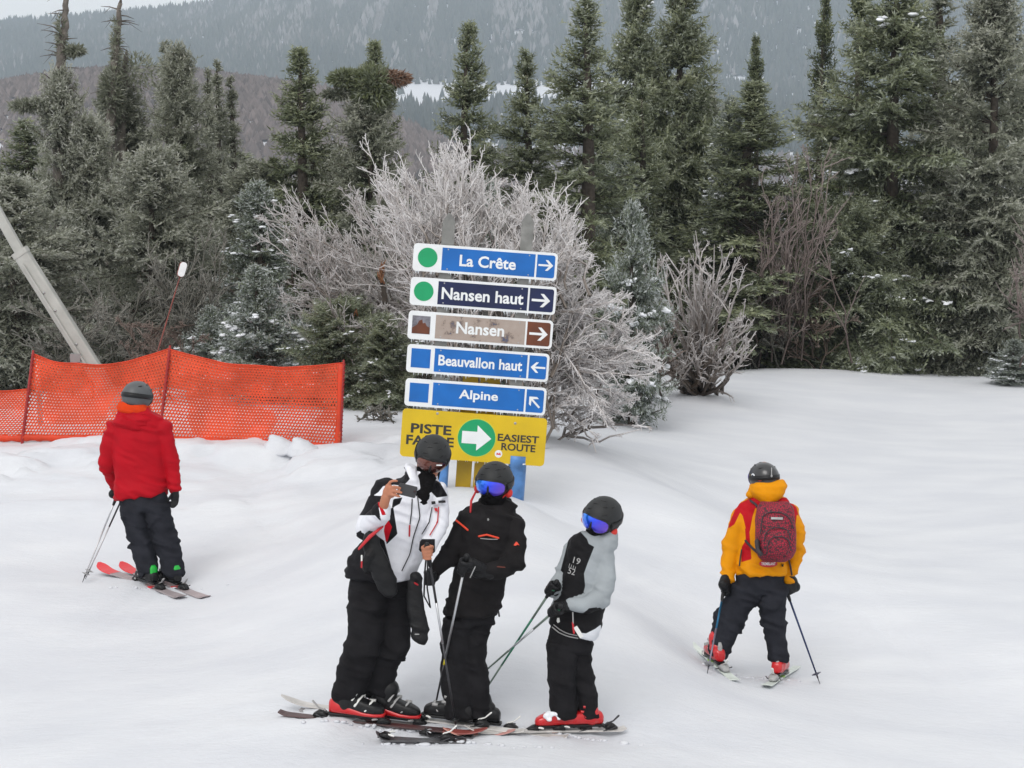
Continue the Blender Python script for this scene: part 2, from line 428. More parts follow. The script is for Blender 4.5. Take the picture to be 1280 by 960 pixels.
def field(px, x, y):
    py = 480-FPX*((ground_base(x, y)/y)*CP+SP)/(CP-(ground_base(x, y)/y)*SP)
    return py
def mask_mtn(px, x, y, r):
    gap = fbm(np.stack([x/16, ground_base(x, y)/60+9, 0*x], 1), 77, 3)
    top = 1-np.abs(ground_base(x, y)-110)/130
    mid_ = np.exp(-((px-560)/260)**2)+.25
    thin = (gap > .30) & (r.random(len(x)) < .85*np.clip(top, 0, 1)*mid_)
    return np.ones(len(x), bool)
scatter_cones('mountain_forest', 68000, (-560, 1800), (1830, 2720), 8, 14, .25, mask_mtn, m_far, 5, 3)['label'] = 'blue hazy wood covering the mountainside'
def mask_val(px, x, y, r):
    f = (y > 1560+30*np.sin(px/31)) & (y < 1800) & (px > 470) & (px < 800)
    f2 = (y > 1440) & (y < 1500) & (px > 480) & (px < 545)
    return ~(f | f2) | (r.random(len(x)) < .03)
scatter_cones('valley_forest', 15000, (-560, 1800), (1150, 1840), 8, 13, .25, mask_val, m_far, 5, 5)['label'] = 'dark wood on the valley floor below the snowy field'
scatter_cones('lower_wood', 16000, (330, 1800), (230, 1150), 2.5, 5, .4, lambda px, x, y, r: (px > 420) | (y > 800), m_brown, 5, 9)['label'] = 'mixed bare wood on the low ground behind the spruces'
scatter_cones('hill_wood', 62000, (-560, 760), (430, 1000), 2.2, 3.4, .5, lambda px, x, y, r: r.random(len(x)) < .97, m_brown, 4, 6)['label'] = 'brown leafless wood on the low hill at left'

# ------------------------------------------------------------------ trees
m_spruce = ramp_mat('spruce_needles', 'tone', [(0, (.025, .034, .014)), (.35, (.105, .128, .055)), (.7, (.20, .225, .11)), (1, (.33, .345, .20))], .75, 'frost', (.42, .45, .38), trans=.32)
m_grey = ramp_mat('iced_needles', 'tone', [(0, (.035, .044, .028)), (.35, (.145, .16, .105)), (.7, (.25, .265, .19)), (1, (.37, .38, .30))], .7, 'frost', (.48, .485, .44), trans=.32)
m_dead = ramp_mat('dead_needles', 'tone', [(0, (.07, .035, .02)), (.5, (.20, .10, .055)), (1, (.33, .21, .14))], .8, 'frost', (.4, .36, .32))
m_bark = mat('spruce_bark', (.062, .05, .04), .9, bump=.6, bscale=30, var=.4, vscale=14)
m_bark_pale = mat('weathered_bark', (.13, .115, .10), .9, bump=.6, bscale=30, var=.45, vscale=9)
m_clump = mat('branch_snow', (.80, .82, .86), .6, bump=.4, bscale=30)

m_snowyneedle = ramp_mat('snow_dusted_needles', 'tone', [(0, (.02, .03, .014)), (.35, (.07, .098, .045)), (.7, (.135, .168, .086)), (1, (.22, .245, .14))], .75, 'frost', (.52, .55, .55), trans=.3)
def tri_cloud(C, D, L, Wd, r):
    """slim triangles: centre points, directions, lengths, widths"""
    n = len(C); D = D/np.linalg.norm(D, axis=1, keepdims=True)
    s = np.cross(D, r.normal(size=(n, 3))); s /= np.linalg.norm(s, axis=1, keepdims=True)+1e-9
    V = np.stack([C-s*Wd[:, None]*.5, C+s*Wd[:, None]*.5, C+D*L[:, None]], 1).reshape(-1, 3)
    return V, np.arange(3*n).reshape(-1, 3)

def spruce_meshes(name, H, R, seed, m, n_br=190, twig_gap=.075, shape=.8, low=.05, droop=1.0, frost=.35, wind=0, snow=0, ragged=.25, gap=0, top=None, col_tone=0, spray=.088, bare=None):
    r = np.random.default_rng(seed)
    zt = low+(1-low)*(r.random(n_br)**1.0)
    nw = H/.40; zt = np.clip((np.floor(zt*nw)+.5+r.normal(0, .17, n_br))/nw, low*.8, .995)
    fr_ = r.random(n_br) < .14; zt = np.where((zt > .80) | fr_, .78+.21*r.random(n_br)**.8, zt)
    zt = np.sort(zt); z = zt*H
    L = R*1.08*np.clip(1.015-zt, 0, 1)**(shape)*r.uniform(1-ragged, 1+ragged*.7, n_br)+.05*R
    if top is not None: L = np.minimum(L, top(zt)*R*r.uniform(.75, 1.1, n_br))
    lob = 1+.28*vnoise(np.stack([zt*7, np.zeros(n_br)+seed, np.zeros(n_br)], 1), seed)
    L *= lob
    az = r.uniform(0, 2*math.pi, n_br)
    L *= 1+wind*np.cos(az)
    lob2 = vnoise(np.stack([np.cos(az)*1.5, np.sin(az)*1.5, zt*9], 1), seed+2)
    L *= 1+.25*lob2
    if gap: L *= np.where(vnoise(np.stack([np.cos(az)*1.2, np.sin(az)*1.2, zt*6], 1), seed+8) < -gap, .35, 1)
    el = np.radians(-18*droop+zt**1.5*(55+18*droop)+r.normal(0, 7, n_br))
    hd = np.stack([np.cos(az), np.sin(az)], 1)
    TW = []; TD = []; TL = []; TT = []; TF = []; wood = MB(); SN = []
    for i in range(n_br):
        Li = L[i]; ns = max(4, int(Li/twig_gap))
        s = np.linspace(.12, 1, ns); e = el[i]
        rad = s*Li*math.cos(e); zz = z[i]+s*Li*math.sin(e)-droop*.16*Li*(s**2)+.14*Li*s**4
        bp = np.stack([hd[i, 0]*rad, hd[i, 1]*rad, zz], 1)
        bp[:, 0] += wind*.25*Li*s*s
        if Li > .35:
            wood.tube([np.array([0, 0, z[i]]), bp[len(bp)//2], bp[-1]], [.012+.010*Li, .008+.004*Li, .003], 3)
        tang = np.gradient(bp, axis=0); tang /= np.linalg.norm(tang, axis=1, keepdims=True)
        sd_ = np.stack([-hd[i, 1], hd[i, 0], 0])
        bt = r.normal(.43, .17)+col_tone
        for sg in (-1, 1, 0):
            ll = (.40*Li*(1.02-s)**.7+.09)*r.uniform(.6, 1.2, ns) if sg else .12+.12*r.random(ns)
            ll = np.minimum(ll, .5*Li+.03)
            dd = tang*.75+sg*sd_*.9+np.array([0, 0, -.22*droop])+r.normal(0, .16, (ns, 3)) if sg else tang*.4+np.array([0, 0, .5])+r.normal(0, .4, (ns, 3))
            dd /= np.linalg.norm(dd, axis=1, keepdims=True)
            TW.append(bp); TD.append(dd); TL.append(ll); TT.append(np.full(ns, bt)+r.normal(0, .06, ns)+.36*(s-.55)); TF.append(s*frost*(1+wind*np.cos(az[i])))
        if snow and r.random() < snow*np.clip(1.3-zt[i], .2, 1) and Li > .4:
            SN.append(bp[int(ns*.45):])
    TW = np.concatenate(TW); TD = np.concatenate(TD); TL = np.concatenate(TL); TT = np.concatenate(TT); TF = np.concatenate(TF)
    k = np.maximum(2, (TL/.030).astype(int)); idx = np.repeat(np.arange(len(TW)), k)
    t = np.concatenate([np.linspace(.05, 1, q) for q in k])
    C = TW[idx]+TD[idx]*(TL[idx]*t)[:, None]; C[:, 2] -= (TL[idx]*t)**2*.35*droop
    n = len(C); Dn = TD[idx]*.9+r.normal(0, .55, (n, 3)); ln = spray*r.uniform(.6, 1.2, n)
    V, F = tri_cloud(C, Dn, ln, ln*r.uniform(.28, .5, n), r)
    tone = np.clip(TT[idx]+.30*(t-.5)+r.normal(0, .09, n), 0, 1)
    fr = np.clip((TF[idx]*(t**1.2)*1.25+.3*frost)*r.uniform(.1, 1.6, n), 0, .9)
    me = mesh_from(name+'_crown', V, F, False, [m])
    for nm, v in (('tone', tone), ('frost', fr)):
        a = me.attributes.new(nm, 'FLOAT', 'FACE'); a.data.foreach_set('value', v.astype(np.float32))
    tr = MB(); lean = r.normal(0, .015*H, 2)
    tz = np.linspace(0, 1, 9)
    tr.tube([np.array([lean[0]*math.sin(3*q)*.5, lean[1]*math.sin(3*q)*.5, q*H*.985-.3*(q == 0)]) for q in tz], [.022*H*(1-q)**.8+.012 for q in tz], 8)
    V2 = np.concatenate(tr.V+wood.V); F2 = tr.F+[tuple(i+tr.n for i in f) for f in wood.F]
    mt = mesh_from(name+'_trunk', V2, F2, True, [m_bark])
    ms = None
    if SN:
        sb = MB()
        for bp in SN:
            for p in bp:
                if r.random() < .62:
                    q = r.uniform(.022, .062)
                    sb.ell(p+np.array([*r.normal(0, .075, 2), .025]), (q*1.9, q*1.3, q*.5), nu=7, nv=5)
        if sb.V:
            Vs = np.concatenate(sb.V); Vs = Vs+.03*np.stack([vnoise(Vs*22, 1), vnoise(Vs*22, 2), vnoise(Vs*22, 3)], 1)
            ms = mesh_from(name+'_snow', Vs, sb.F, True, [m_clump])
    return me, mt, ms

VAR = {}
def variant(key, **kw):
    if key not in VAR: VAR[key] = spruce_meshes(key, **kw)
    return VAR[key]
cone = lambda: None
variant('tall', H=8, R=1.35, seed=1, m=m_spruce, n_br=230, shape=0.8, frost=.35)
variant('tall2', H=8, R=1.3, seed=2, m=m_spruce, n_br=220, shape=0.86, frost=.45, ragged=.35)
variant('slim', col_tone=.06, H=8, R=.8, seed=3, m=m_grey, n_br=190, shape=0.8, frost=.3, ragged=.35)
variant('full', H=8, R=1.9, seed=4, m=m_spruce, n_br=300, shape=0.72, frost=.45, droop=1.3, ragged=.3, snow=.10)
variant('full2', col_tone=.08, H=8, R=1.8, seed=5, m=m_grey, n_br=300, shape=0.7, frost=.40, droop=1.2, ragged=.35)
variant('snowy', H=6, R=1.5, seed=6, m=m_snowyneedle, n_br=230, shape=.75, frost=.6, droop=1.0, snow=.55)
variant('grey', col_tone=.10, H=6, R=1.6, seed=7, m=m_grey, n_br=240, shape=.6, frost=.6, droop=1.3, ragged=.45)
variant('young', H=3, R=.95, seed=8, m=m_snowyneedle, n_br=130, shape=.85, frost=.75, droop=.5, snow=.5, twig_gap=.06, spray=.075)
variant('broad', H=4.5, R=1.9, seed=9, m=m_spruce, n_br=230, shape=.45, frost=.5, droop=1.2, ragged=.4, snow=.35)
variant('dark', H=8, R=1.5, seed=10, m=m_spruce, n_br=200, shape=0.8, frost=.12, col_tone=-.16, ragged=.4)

def plant(key, px, py, d, hw, label, group=None, rz=None, name='spruce_tree', lean=0, snow=True, extra=0):
    """spruce whose tip shows at px,py and whose skirt is hw pixels wide either side, at distance d"""
    H0, R0 = {'tall': (8, 1.35), 'tall2': (8, 1.3), 'slim': (8, .8), 'full': (8, 1.9), 'full2': (8, 1.8), 'snowy': (6, 1.5), 'grey': (6, 1.6), 'young': (3, .95), 'broad': (4.5, 1.9), 'dark': (8, 1.5)}[key]
    if px > 740 and d > 24.9: d += 6.5
    hw *= {'tall': 1.62, 'tall2': 1.62, 'slim': 1.5, 'full': 1.25, 'full2': 1.3, 'dark': 1.15}.get(key, 1)
    tip = P(px, py, d); g = gz(tip[0], tip[1])-extra; H = tip[2]-g
    sx = hw/FPX*d/(R0*.95); sz = H/H0
    t = thing(name, (tip[0], tip[1], g), label, 'tree', group)
    t.scale = (sx, sx, sz); t.rotation_euler = (0, lean, (rng.uniform(0, 6.28) if rz is None else rz) if not lean else 0)
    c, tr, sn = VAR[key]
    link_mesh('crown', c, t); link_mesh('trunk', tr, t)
    if sn and snow: link_mesh('branch_snow', sn, t)['kind'] = 'stuff'
    return t

G1 = 'spruces of the tree line'
plant('grey', 74, 92, 30, 62, 'dense green spruce under the broken bare trunk at far left', G1)
plant('slim', 206, 52, 32.5, 30, 'shaggy grey-green spruce with rounded top, left of the pair of slender tips', G1)
plant('full2', 222, 62, 31, 52, 'frosted spruce with pointed top beside the shaggy round-topped one at left', G1)
plant('slim', 259, 86, 34, 25, 'slender spruce, shorter tip of the close pair left of centre-left gap', G1)
plant('slim', 271, 76, 34.6, 26, 'slender spruce, taller tip of the close pair left of centre-left gap', G1)
plant('slim', 288, 96, 35, 27, 'thin spruce standing just right of the close slender pair', G1)
plant('tall', 374, 60, 29.5, 54, 'tall dark pointed spruce left of the broken flat-topped spruce', G1)
plant('slim', 389, 99, 30.5, 22, 'small thin spruce tip touching the tall pointed one on its right', G1)
plant('tall', 586, 29, 30, 46, 'lone pointed spruce before the snowy valley field', G1)
plant('tall2', 657, 62, 31, 44, 'narrow spruce right of the lone pointed one', G1)
plant('tall2', 731, -8, 30, 62, 'tall open spruce left of the two merged giants', G1)
plant('full', 796, -22, 29, 78, 'left one of the two merged giant spruces at centre right', G1)
plant('full', 852, -40, 29.5, 84, 'right one of the two merged giant spruces at centre right', G1)
plant('tall2', 801, 94, 26.5, 40, 'smaller pointed spruce in front of the two merged giants', G1)
plant('snowy', 778, 200, 26.5, 74, 'low snow-dusted spruce above the right end of the iced bush', G1, rz=2.8, snow=False)
plant('dark', 946, 50, 38, 44, 'dark stocky spruce set back behind the pale pair', G1)
plant('snowy', 914, 128, 27.2, 58, 'left one of the pale pair of spruces right of the giants', G1, rz=3.5)
plant('tall', 942, 102, 26.6, 74, 'right one of the pale pair of spruces, frosted tip', G1, snow=False)
plant('dark', 1031, 0, 36, 50, 'dark spruce behind the pinkish brush, left of the huge one', G1)
plant('dark', 1077, -40, 33, 60, 'spruce half hidden behind the left side of the huge one', G1)
plant('full', 1122, -60, 27.5, 112, 'huge full spruce, biggest of the right side', G1)
plant('slim', 1174, -30, 30, 60, 'spruce crown rising behind the right side of the huge one', G1)
plant('full2', 1243, -10, 27, 84, 'tall greyish frosted spruce near the right edge', G1)
plant('full2', 1300, 60, 29, 80, 'spruce cut off by the right edge of the picture', G1)
plant('broad', 1066, 270, 27.2, 84, 'low dark green spruce at the foot of the huge one, left side', G1)
plant('broad', 1180, 265, 28.6, 96, 'bushy young spruce between the huge one and the greyish one', G1)
plant('grey', 1250, 300, 29.5, 84, 'low grey spruce at the foot of the greyish one', G1)
plant('grey', 16, 225, 27, 100, 'grey shaggy spruce at the left edge behind the slanting beam', G1)
plant('grey', 112, 150, 30, 74, 'grey spruce between the two broken bare trunks', G1)
plant('full2', 150, 110, 33.5, 70, 'spruce crown round the foot of the second bare trunk', G1)
plant('grey', 190, 190, 28, 92, 'wide iced grey spruce behind the marker stake', G1)
plant('full2', 318, 205, 30, 70, 'spruce behind the snow-laden boughs left of centre', G1)
plant('snowy', 322, 232, 27.5, 74, 'snow-laden spruce right above the net, left of the iced bush', G1)
plant('tall2', 440, 200, 31, 60, 'dim spruce behind the left half of the iced bush', G1)
plant('young', 262, 384, 25.5, 44, 'smallest snowy young spruce peeping over the net', G1)
plant('young', 320, 335, 24.2, 62, 'young bushy spruce with snow over the net', G1)
plant('broad', 425, 385, 23.9, 70, 'low green spruce under the left side of the iced bush', G1)
plant('dark', 520, 330, 25.8, 90, 'dark low spruce behind the left ends of the direction boards', G1)
plant('young', 792, 258, 24.5, 56, 'small pale spruce behind the right tips of the iced bush', G1)
# darker fill rows behind, alike
plant('young', 612, 232, 21.6, 60, 'pale green spruce tip showing through the top of the iced bushes', G1)
plant('broad', 478, 405, 23.6, 56, 'low green spruce against the left ends of the lower boards', G1)
fill = [(-60, 110), (-140, 60), (-230, 130), (-320, 90), (1360, 20), (1430, -30), (1500, 60), (30, 150), (95, 190), (150, 175), (235, 170), (300, 190), (345, 200), (410, 190), (470, 205), (690, 215), (750, 150), (880, 120), (985, 300), (1020, 250), (1100, 150), (1210, 110), (1275, 140), (620, 235), (830, 90)]
for k, (px, py) in enumerate(fill):
    plant(['dark', 'full2', 'dark', 'tall2'][k % 4] if not 960 < px < 1030 else 'dark', px, py, 36+rng.uniform(-1.5, 3), 70, 'dark spruce in the second row, filling the wood behind', 'dark spruces filling the second row')
for k in range(34):
    px = -280+k*55; 
    if 540 < px < 560: continue
    plant('dark', px, 300+rng.uniform(-15, 40), 33+rng.uniform(-1, 6), 80, 'low dark spruce deep in the shade of the wood', 'low dark spruces deep in the wood')

# snags: bare broken trunks
def snag(name, pts, d, label, stubs, tuft=None):
    q = [P(x, y, d) for x, y in pts]; g = gz(q[-1][0], q[-1][1]); base = np.array([q[-1][0], q[-1][1], g])
    t = thing(name, base, label, 'tree'); b = MB(); r = np.random.default_rng(len(label))
    n = len(q); rr = np.linspace(.035, .105, n)
    fine = []; fr = []
    for a in range(n-1):
        for s in np.linspace(0, 1, 5, endpoint=False):
            fine.append(q[a]*(1-s)+q[a+1]*s+r.normal(0, .012, 3)); fr.append((rr[a]*(1-s)+rr[a+1]*s)*r.uniform(.85, 1.15))
    fine.append(base); fr.append(.13)
    b.tube(fine, fr, 9)
    b.tube([fine[0], fine[0]+np.array([.02, 0, .12])], [.03, .004], 5)
    b.build('trunk', m_bark_pale, t, True)
    s_ = MB()
    for _ in range(stubs):
        i = r.integers(1, 5*(n-1)); a = r.uniform(0, 6.28); l = r.uniform(.10, .45)
        e = fine[i]+l*np.array([math.cos(a), math.sin(a)*.6, r.uniform(-.25, .3)])
        s_.tube([fine[i], (fine[i]+e)/2+[0, 0, .02], e], [.014, .009, .003], 4)
        if l > .3:
            s_.tube([(fine[i]+e)/2, e+np.array([.05, 0, -.12])], [.006, .002], 3)
    s_.build('broken_branch', m_bark_pale, t, True)['kind'] = 'stuff'
    return t, fine
def tuft(t, c, r3, n, m, seed, name='foliage', tone0=.5, spray=.1, dirv=(0, 0, 0)):
    r = np.random.default_rng(seed); u = r.normal(size=(n, 3)); u /= np.linalg.norm(u, axis=1, keepdims=True)
    C = np.asarray(c)+u*np.asarray(r3)*(r.random((n, 1))**.45)
    D = u+r.normal(0, .5, (n, 3))+np.asarray(dirv); ln = spray*r.uniform(.6, 1.2, n)
    V, F = tri_cloud(C, D, ln, ln*r.uniform(.25, .45, n), r)
    o = obj(name, V, F, m, t); set_attr(o, 'tone', np.clip(tone0+.2*fbm(C*4, seed, 2)+r.normal(0, .1, n), 0, 1), 'FACE'); set_attr(o, 'frost', np.clip(r.normal(.2, .2, n), 0, .8), 'FACE')
    return o
t, f_ = snag('broken_spruce', [(84, -14), (82, 20), (77, 52), (75, 95), (73, 200)], 30.2, 'bare broken trunk rising past the top of the picture at far left', 26)
tuft(t, P(92, 64, 30.2), (.16, .12, .07), 500, m_grey, 3); tuft(t, P(36, 132, 30.0), (.3, .15, .09), 900, m_grey, 4, tone0=.4); tuft(t, P(77, 50, 30.2), (.07, .07, .4), 300, m_grey, 5)
lb = MB(); lb.tube([P(75, 150, 30.1), P(50, 134, 30), P(22, 134, 29.9)], [.03, .02, .008], 5); lb.tube([P(76, 115, 30.1), P(90, 110, 30), P(97, 118, 30)], [.016, .01, .005], 5); lb.tube([P(74, 108, 30.1), P(55, 92, 30)], [.016, .006], 5); lb.build('limb', m_bark, t, True)
t, f_ = snag('broken_spruce', [(150, 6), (147, 40), (143, 90), (138, 140), (134, 230)], 33, 'bare broken trunk ending just inside the top, right of the taller one', 34)
tuft(t, P(145, 75, 33), (.08, .08, .8), 700, m_grey, 6); tuft(t, P(139, 120, 33), (.22, .2, .5), 1800, m_grey, 7, tone0=.4)
t, f_ = snag('broken_spruce', [(158, 70), (155, 95), (152, 130), (150, 200)], 33.3, 'short thin bare spire beside the broken trunk', 16)
tuft(t, P(166, 90, 33.3), (.5, .3, .35), 900, m_grey, 8, tone0=.6)

# the flat-topped spruce with a dead orange bough
t = plant('full2', 458, 92, 29.2, 60, 'broken flat-topped spruce with a dead orange bough on its right', G1)
t2 = thing('spruce_tree', tuple(P(469, 130, 29.6)*[1, 1, 0]+[0, 0, gz(*P(469, 130, 29.6)[:2])]), 'small cone-shaped spruce tip showing above the flat-topped spruce', 'tree', G1)
c_, tr_, s_ = VAR['tall']; H = P(469, 52, 29.6)[2]-t2.location.z; link_mesh('crown', c_, t2).scale = (.62, .62, H/8); link_mesh('trunk', tr_, t2).scale = (.7, .7, H/8)
tuft(t, P(432, 98, 29.0), (.24, .16, .12), 1900, m_spruce, 12, 'bough', .55); tuft(t, P(466, 110, 29.0), (.34, .25, .34), 3600, m_spruce, 13, 'bough', .45)
for k_ in range(2): pass
def in_local(t, o):          # bring a part made in world space under a scaled tree
    o.matrix_parent_inverse = Matrix.Identity(4)
    M = Matrix.Translation(t.location)
    o.matrix_basis = (t.matrix_basis.inverted() @ M)
tuft(t, P(491, 98, 29.0), (.26, .14, .10), 2200, m_dead, 14, 'dead_bough', .5, .09, (.6, 0, -.25))
tuft(t, P(420, 118, 29.0), (.2, .1, .05), 700, m_grey, 15, 'bough', .3)
for o in t.children:
    if o.name.split('.')[0] in ('bough', 'dead_bough'): in_local(t, o)

# ------------------------------------------------------------------ leafless and iced bushes
m_ice = ramp_mat('iced_twigs', 'tone', [(0, (.06, .042, .03)), (.3, (.17, .14, .118)), (.6, (.42, .385, .37)), (1, (.74, .72, .725))], .45, spec=.6)
m_twig = ramp_mat('brown_twigs', 'tone', [(0, (.04, .03, .022)), (.5, (.12, .088, .07)), (1, (.27, .215, .19))], .8)
m_twig_pink = ramp_mat('pinkish_twigs', 'tone', [(0, (.08, .062, .055)), (.5, (.19, .15, .14)), (1, (.34, .29, .275))], .8)
m_twig_grey = ramp_mat('grey_twigs', 'tone', [(0, (.05, .047, .038)), (.5, (.13, .125, .105)), (1, (.29, .28, .255))], .8)
def seg_mesh(A, B, ra, rb):
    """three-sided prisms from A to B"""
    n = len(A); D = B-A; D /= np.linalg.norm(D, axis=1, keepdims=True)+1e-9
    u = np.cross(D, np.array([.3, .9, .31])); u /= np.linalg.norm(u, axis=1, keepdims=True)+1e-9; v = np.cross(D, u)
    a = np.arange(3)*2*math.pi/3; R = []
    for C, r in ((A, ra), (B, rb)):
        for q in a: R.append(C+r[:, None]*(math.cos(q)*u+math.sin(q)*v))
    V = np.stack(R, 1).reshape(-1, 3); b = (np.arange(n)*6)[:, None]
    F = np.concatenate([b+np.array([[i, (i+1) % 3, 3+(i+1) % 3, 3+i]]) for i in range(3)])
    return V, F
def bush(name, label, base, tips, m, seed, cat='bush', r0=.015, side=11, sub=5, len1=.42, len2=.45, curve=.25, droop=0, group=None, frost0=.08, thick=.0042, jit=.12, lift=.3, rise=.0, rdir=(0, 0, 1)):
    r = np.random.default_rng(seed); A = []; B = []; RA = []; RB = []; T = []
    def poly(p, rads, tn):
        for i in range(len(p)-1):
            A.append(p[i]); B.append(p[i+1]); RA.append(rads[i]); RB.append(rads[i+1]); T.append(tn[i])
    for tip in tips:
        tip = np.asarray(tip, float); rs = r.random()**1.3*rise; b0 = np.asarray(base, float)+r.normal(0, .12+.12*(rise > 0), 3)*[1, 1, 0]+np.asarray(rdir)*rs+r.normal(0, .10, 3)*(rs > 0)
        n = 10; s = np.linspace(0, 1, n); L = np.linalg.norm(tip-b0)
        mid = (b0+tip)/2+np.array([0, 0, curve*L])+r.normal(0, .06*L, 3)
        C = ((1-s)**2)[:, None]*b0+(2*s*(1-s))[:, None]*mid+(s**2)[:, None]*tip+r.normal(0, .012*L, (n, 3))
        poly(C, r0*(1-s)**.8*min(1, L/1.5)+thick, frost0+(.95-frost0)*s**1.3)
        for _ in range(side):
            q = r.uniform(.18, .98); i = min(int(q*(n-1)), n-2); p0 = C[i]+(C[i+1]-C[i])*(q*(n-1)-i)
            tg = nrm(C[i+1]-C[i]); dr = nrm(tg+r.normal(0, .42, 3)+np.array([0, 0, lift*.6-droop]))
            l1 = len1*L*(1.05-q*.75)*r.uniform(.35, 1); m1 = 5; ss = np.linspace(0, 1, m1)
            cv = r.normal(0, .12, 3)+np.array([0, 0, lift-droop])*.25
            p1 = p0+ss[:, None]*dr*l1+(ss**2)[:, None]*cv*l1+r.normal(0, .008, (m1, 3))*ss[:, None]
            poly(p1, (r0*.35*(1-q)+thick*1.15)*(1-ss)**.7+thick*.75, np.clip(frost0+.25+.35*q+.3*ss, 0, .97))
            for _2 in range(sub):
                q2 = r.uniform(.15, 1); j = min(int(q2*(m1-1)), m1-2); a0 = p1[j]+(p1[j+1]-p1[j])*(q2*(m1-1)-j)
                d2 = nrm(nrm(p1[j+1]-p1[j])+r.normal(0, .45, 3)+np.array([0, 0, lift*.4-droop]))
                l2 = len2*l1*(1.1-.6*q2)*r.uniform(.4, 1.1)
                p2 = np.stack([a0, a0+d2*l2*.5+r.normal(0, .008, 3), a0+d2*l2+r.normal(0, .02, 3)])
                poly(p2, [thick*1.05, thick*.9, thick*.6], [min(1, frost0+.4+.4*q2+.1*r.random())]*2+[1])
    V, F = seg_mesh(np.array(A), np.array(B), np.array(RA), np.array(RB))
    V[:, 2] = np.maximum(V[:, 2], ground_h(V[:, 0], V[:, 1])-.05)
    o = obj(name, V, F, m, None, False, origin=base); set_attr(o, 'tone', np.tile(np.clip(np.array(T)*r.uniform(.75, 1.15, len(T)), 0, 1), 3), 'FACE')
    return tag(o, label, cat, group)
# face order of seg_mesh: three blocks of n faces, so tile() is right
def tipset(pts, d, spread, n, seed, dd=.8):
    r = np.random.default_rng(seed); out = []
    for k in range(n):
        p = pts[k % len(pts)]; q = pts[(k+1) % len(pts)]; s = r.random(); sh = r.uniform(.72, 1.02)
        out.append(P(p[0]*(1-s)+q[0]*s+r.normal(0, spread), p[1]*(1-s)+q[1]*s+r.normal(0, spread), d+r.normal(0, dd)))
    return out
bA = on_ground(500, 498, 24.8)
bush('iced_bush', 'ice-coated leafless bush fanning left above the net, with a split orange branch', bA, tipset([(342, 268), (372, 236), (330, 300), (385, 330), (335, 395), (400, 280), (430, 300)], 24.6, 8, 26, 1), m_ice, 11, side=17, sub=8, curve=.06, lift=.30, rise=1.5, rdir=(-.25, 0, .95), thick=.0044, len1=.36)
bC = on_ground(600, 560, 20.6)
bush('iced_bush', 'tallest ice-coated bush rising straight behind the direction boards', bC+[0, 0, 0], tipset([(462, 212), (480, 235), (520, 215), (560, 205), (578, 188), (600, 225), (560, 250), (500, 280)], 20.6, 9, 40, 2, .6), m_ice, 12, side=18, sub=8, curve=.04, lift=.35, frost0=.2, rise=1.9, rdir=(-.1, 0, 1), thick=.0044, len1=.36)
bush('iced_bush', 'ice-coated bush bending right behind the top direction board', on_ground(640, 560, 20.4), tipset([(620, 232), (672, 236), (704, 262), (722, 300), (735, 330), (690, 300), (660, 270), (640, 250)], 20.3, 9, 38, 3, .5), m_ice, 13, side=18, sub=8, curve=.06, lift=.2, frost0=.25, rise=1.7, rdir=(.1, 0, 1), thick=.0044, len1=.36)
bD = on_ground(664, 545, 20.2)
bush('iced_bush', 'white iced bush sweeping down to the right of the direction boards', bD, tipset([(735, 330), (768, 372), (802, 405), (812, 440), (806, 478), (780, 505), (744, 520), (720, 532), (760, 430), (740, 470)], 20, 9, 56, 4, .5), m_ice, 14, side=17, sub=8, curve=.10, droop=.10, lift=.08, frost0=.3, rise=1.5, rdir=(.0, 0, 1), thick=.0044, len1=.36)
bush('iced_bush', 'ice-coated bush filling the gap left of the second board', on_ground(540, 500, 24.4), tipset([(430, 250), (470, 250), (440, 330), (420, 380), (480, 420), (520, 300), (440, 420), (400, 350)], 24.2, 10, 34, 44, .5), m_ice, 19, side=16, sub=8, curve=.04, lift=.2, rise=1.4, rdir=(-.15, 0, 1), frost0=.08, thick=.0044, len1=.36)
bush('fallen_twigs', 'long bare twigs reaching over the snow right of the yellow board', on_ground(700, 545, 19.8), [P(822, 540, 19.3), P(795, 545, 19.3), P(745, 560, 19.1), P(770, 530, 19.4)], m_ice, 15, side=4, sub=3, curve=.05, lift=0, frost0=.2, len1=.25, thick=.006)
bush('iced_bush', 'open leafless bush with several stems on the crest right of the boards', on_ground(872, 492, 27), tipset([(800, 345), (828, 315), (858, 300), (886, 288), (908, 318), (928, 345), (930, 400), (935, 440), (800, 400), (795, 450)], 27, 7, 30, 5, .5), m_ice, 16, side=12, sub=6, curve=-.02, lift=.22, frost0=.05, len1=.36, r0=.035, thick=.006)
bush('iced_bush', 'low dark twiggy bush at the left foot of the open leafless one', on_ground(800, 504, 26), tipset([(770, 400), (800, 380), (830, 420), (780, 450), (850, 440)], 26, 8, 16, 6), m_twig, 17, side=9, sub=5, curve=.05, thick=.006)
plant('young', 1268, 425, 25.0, 34, 'small pale frosted spruce sapling on the snow at the right edge')
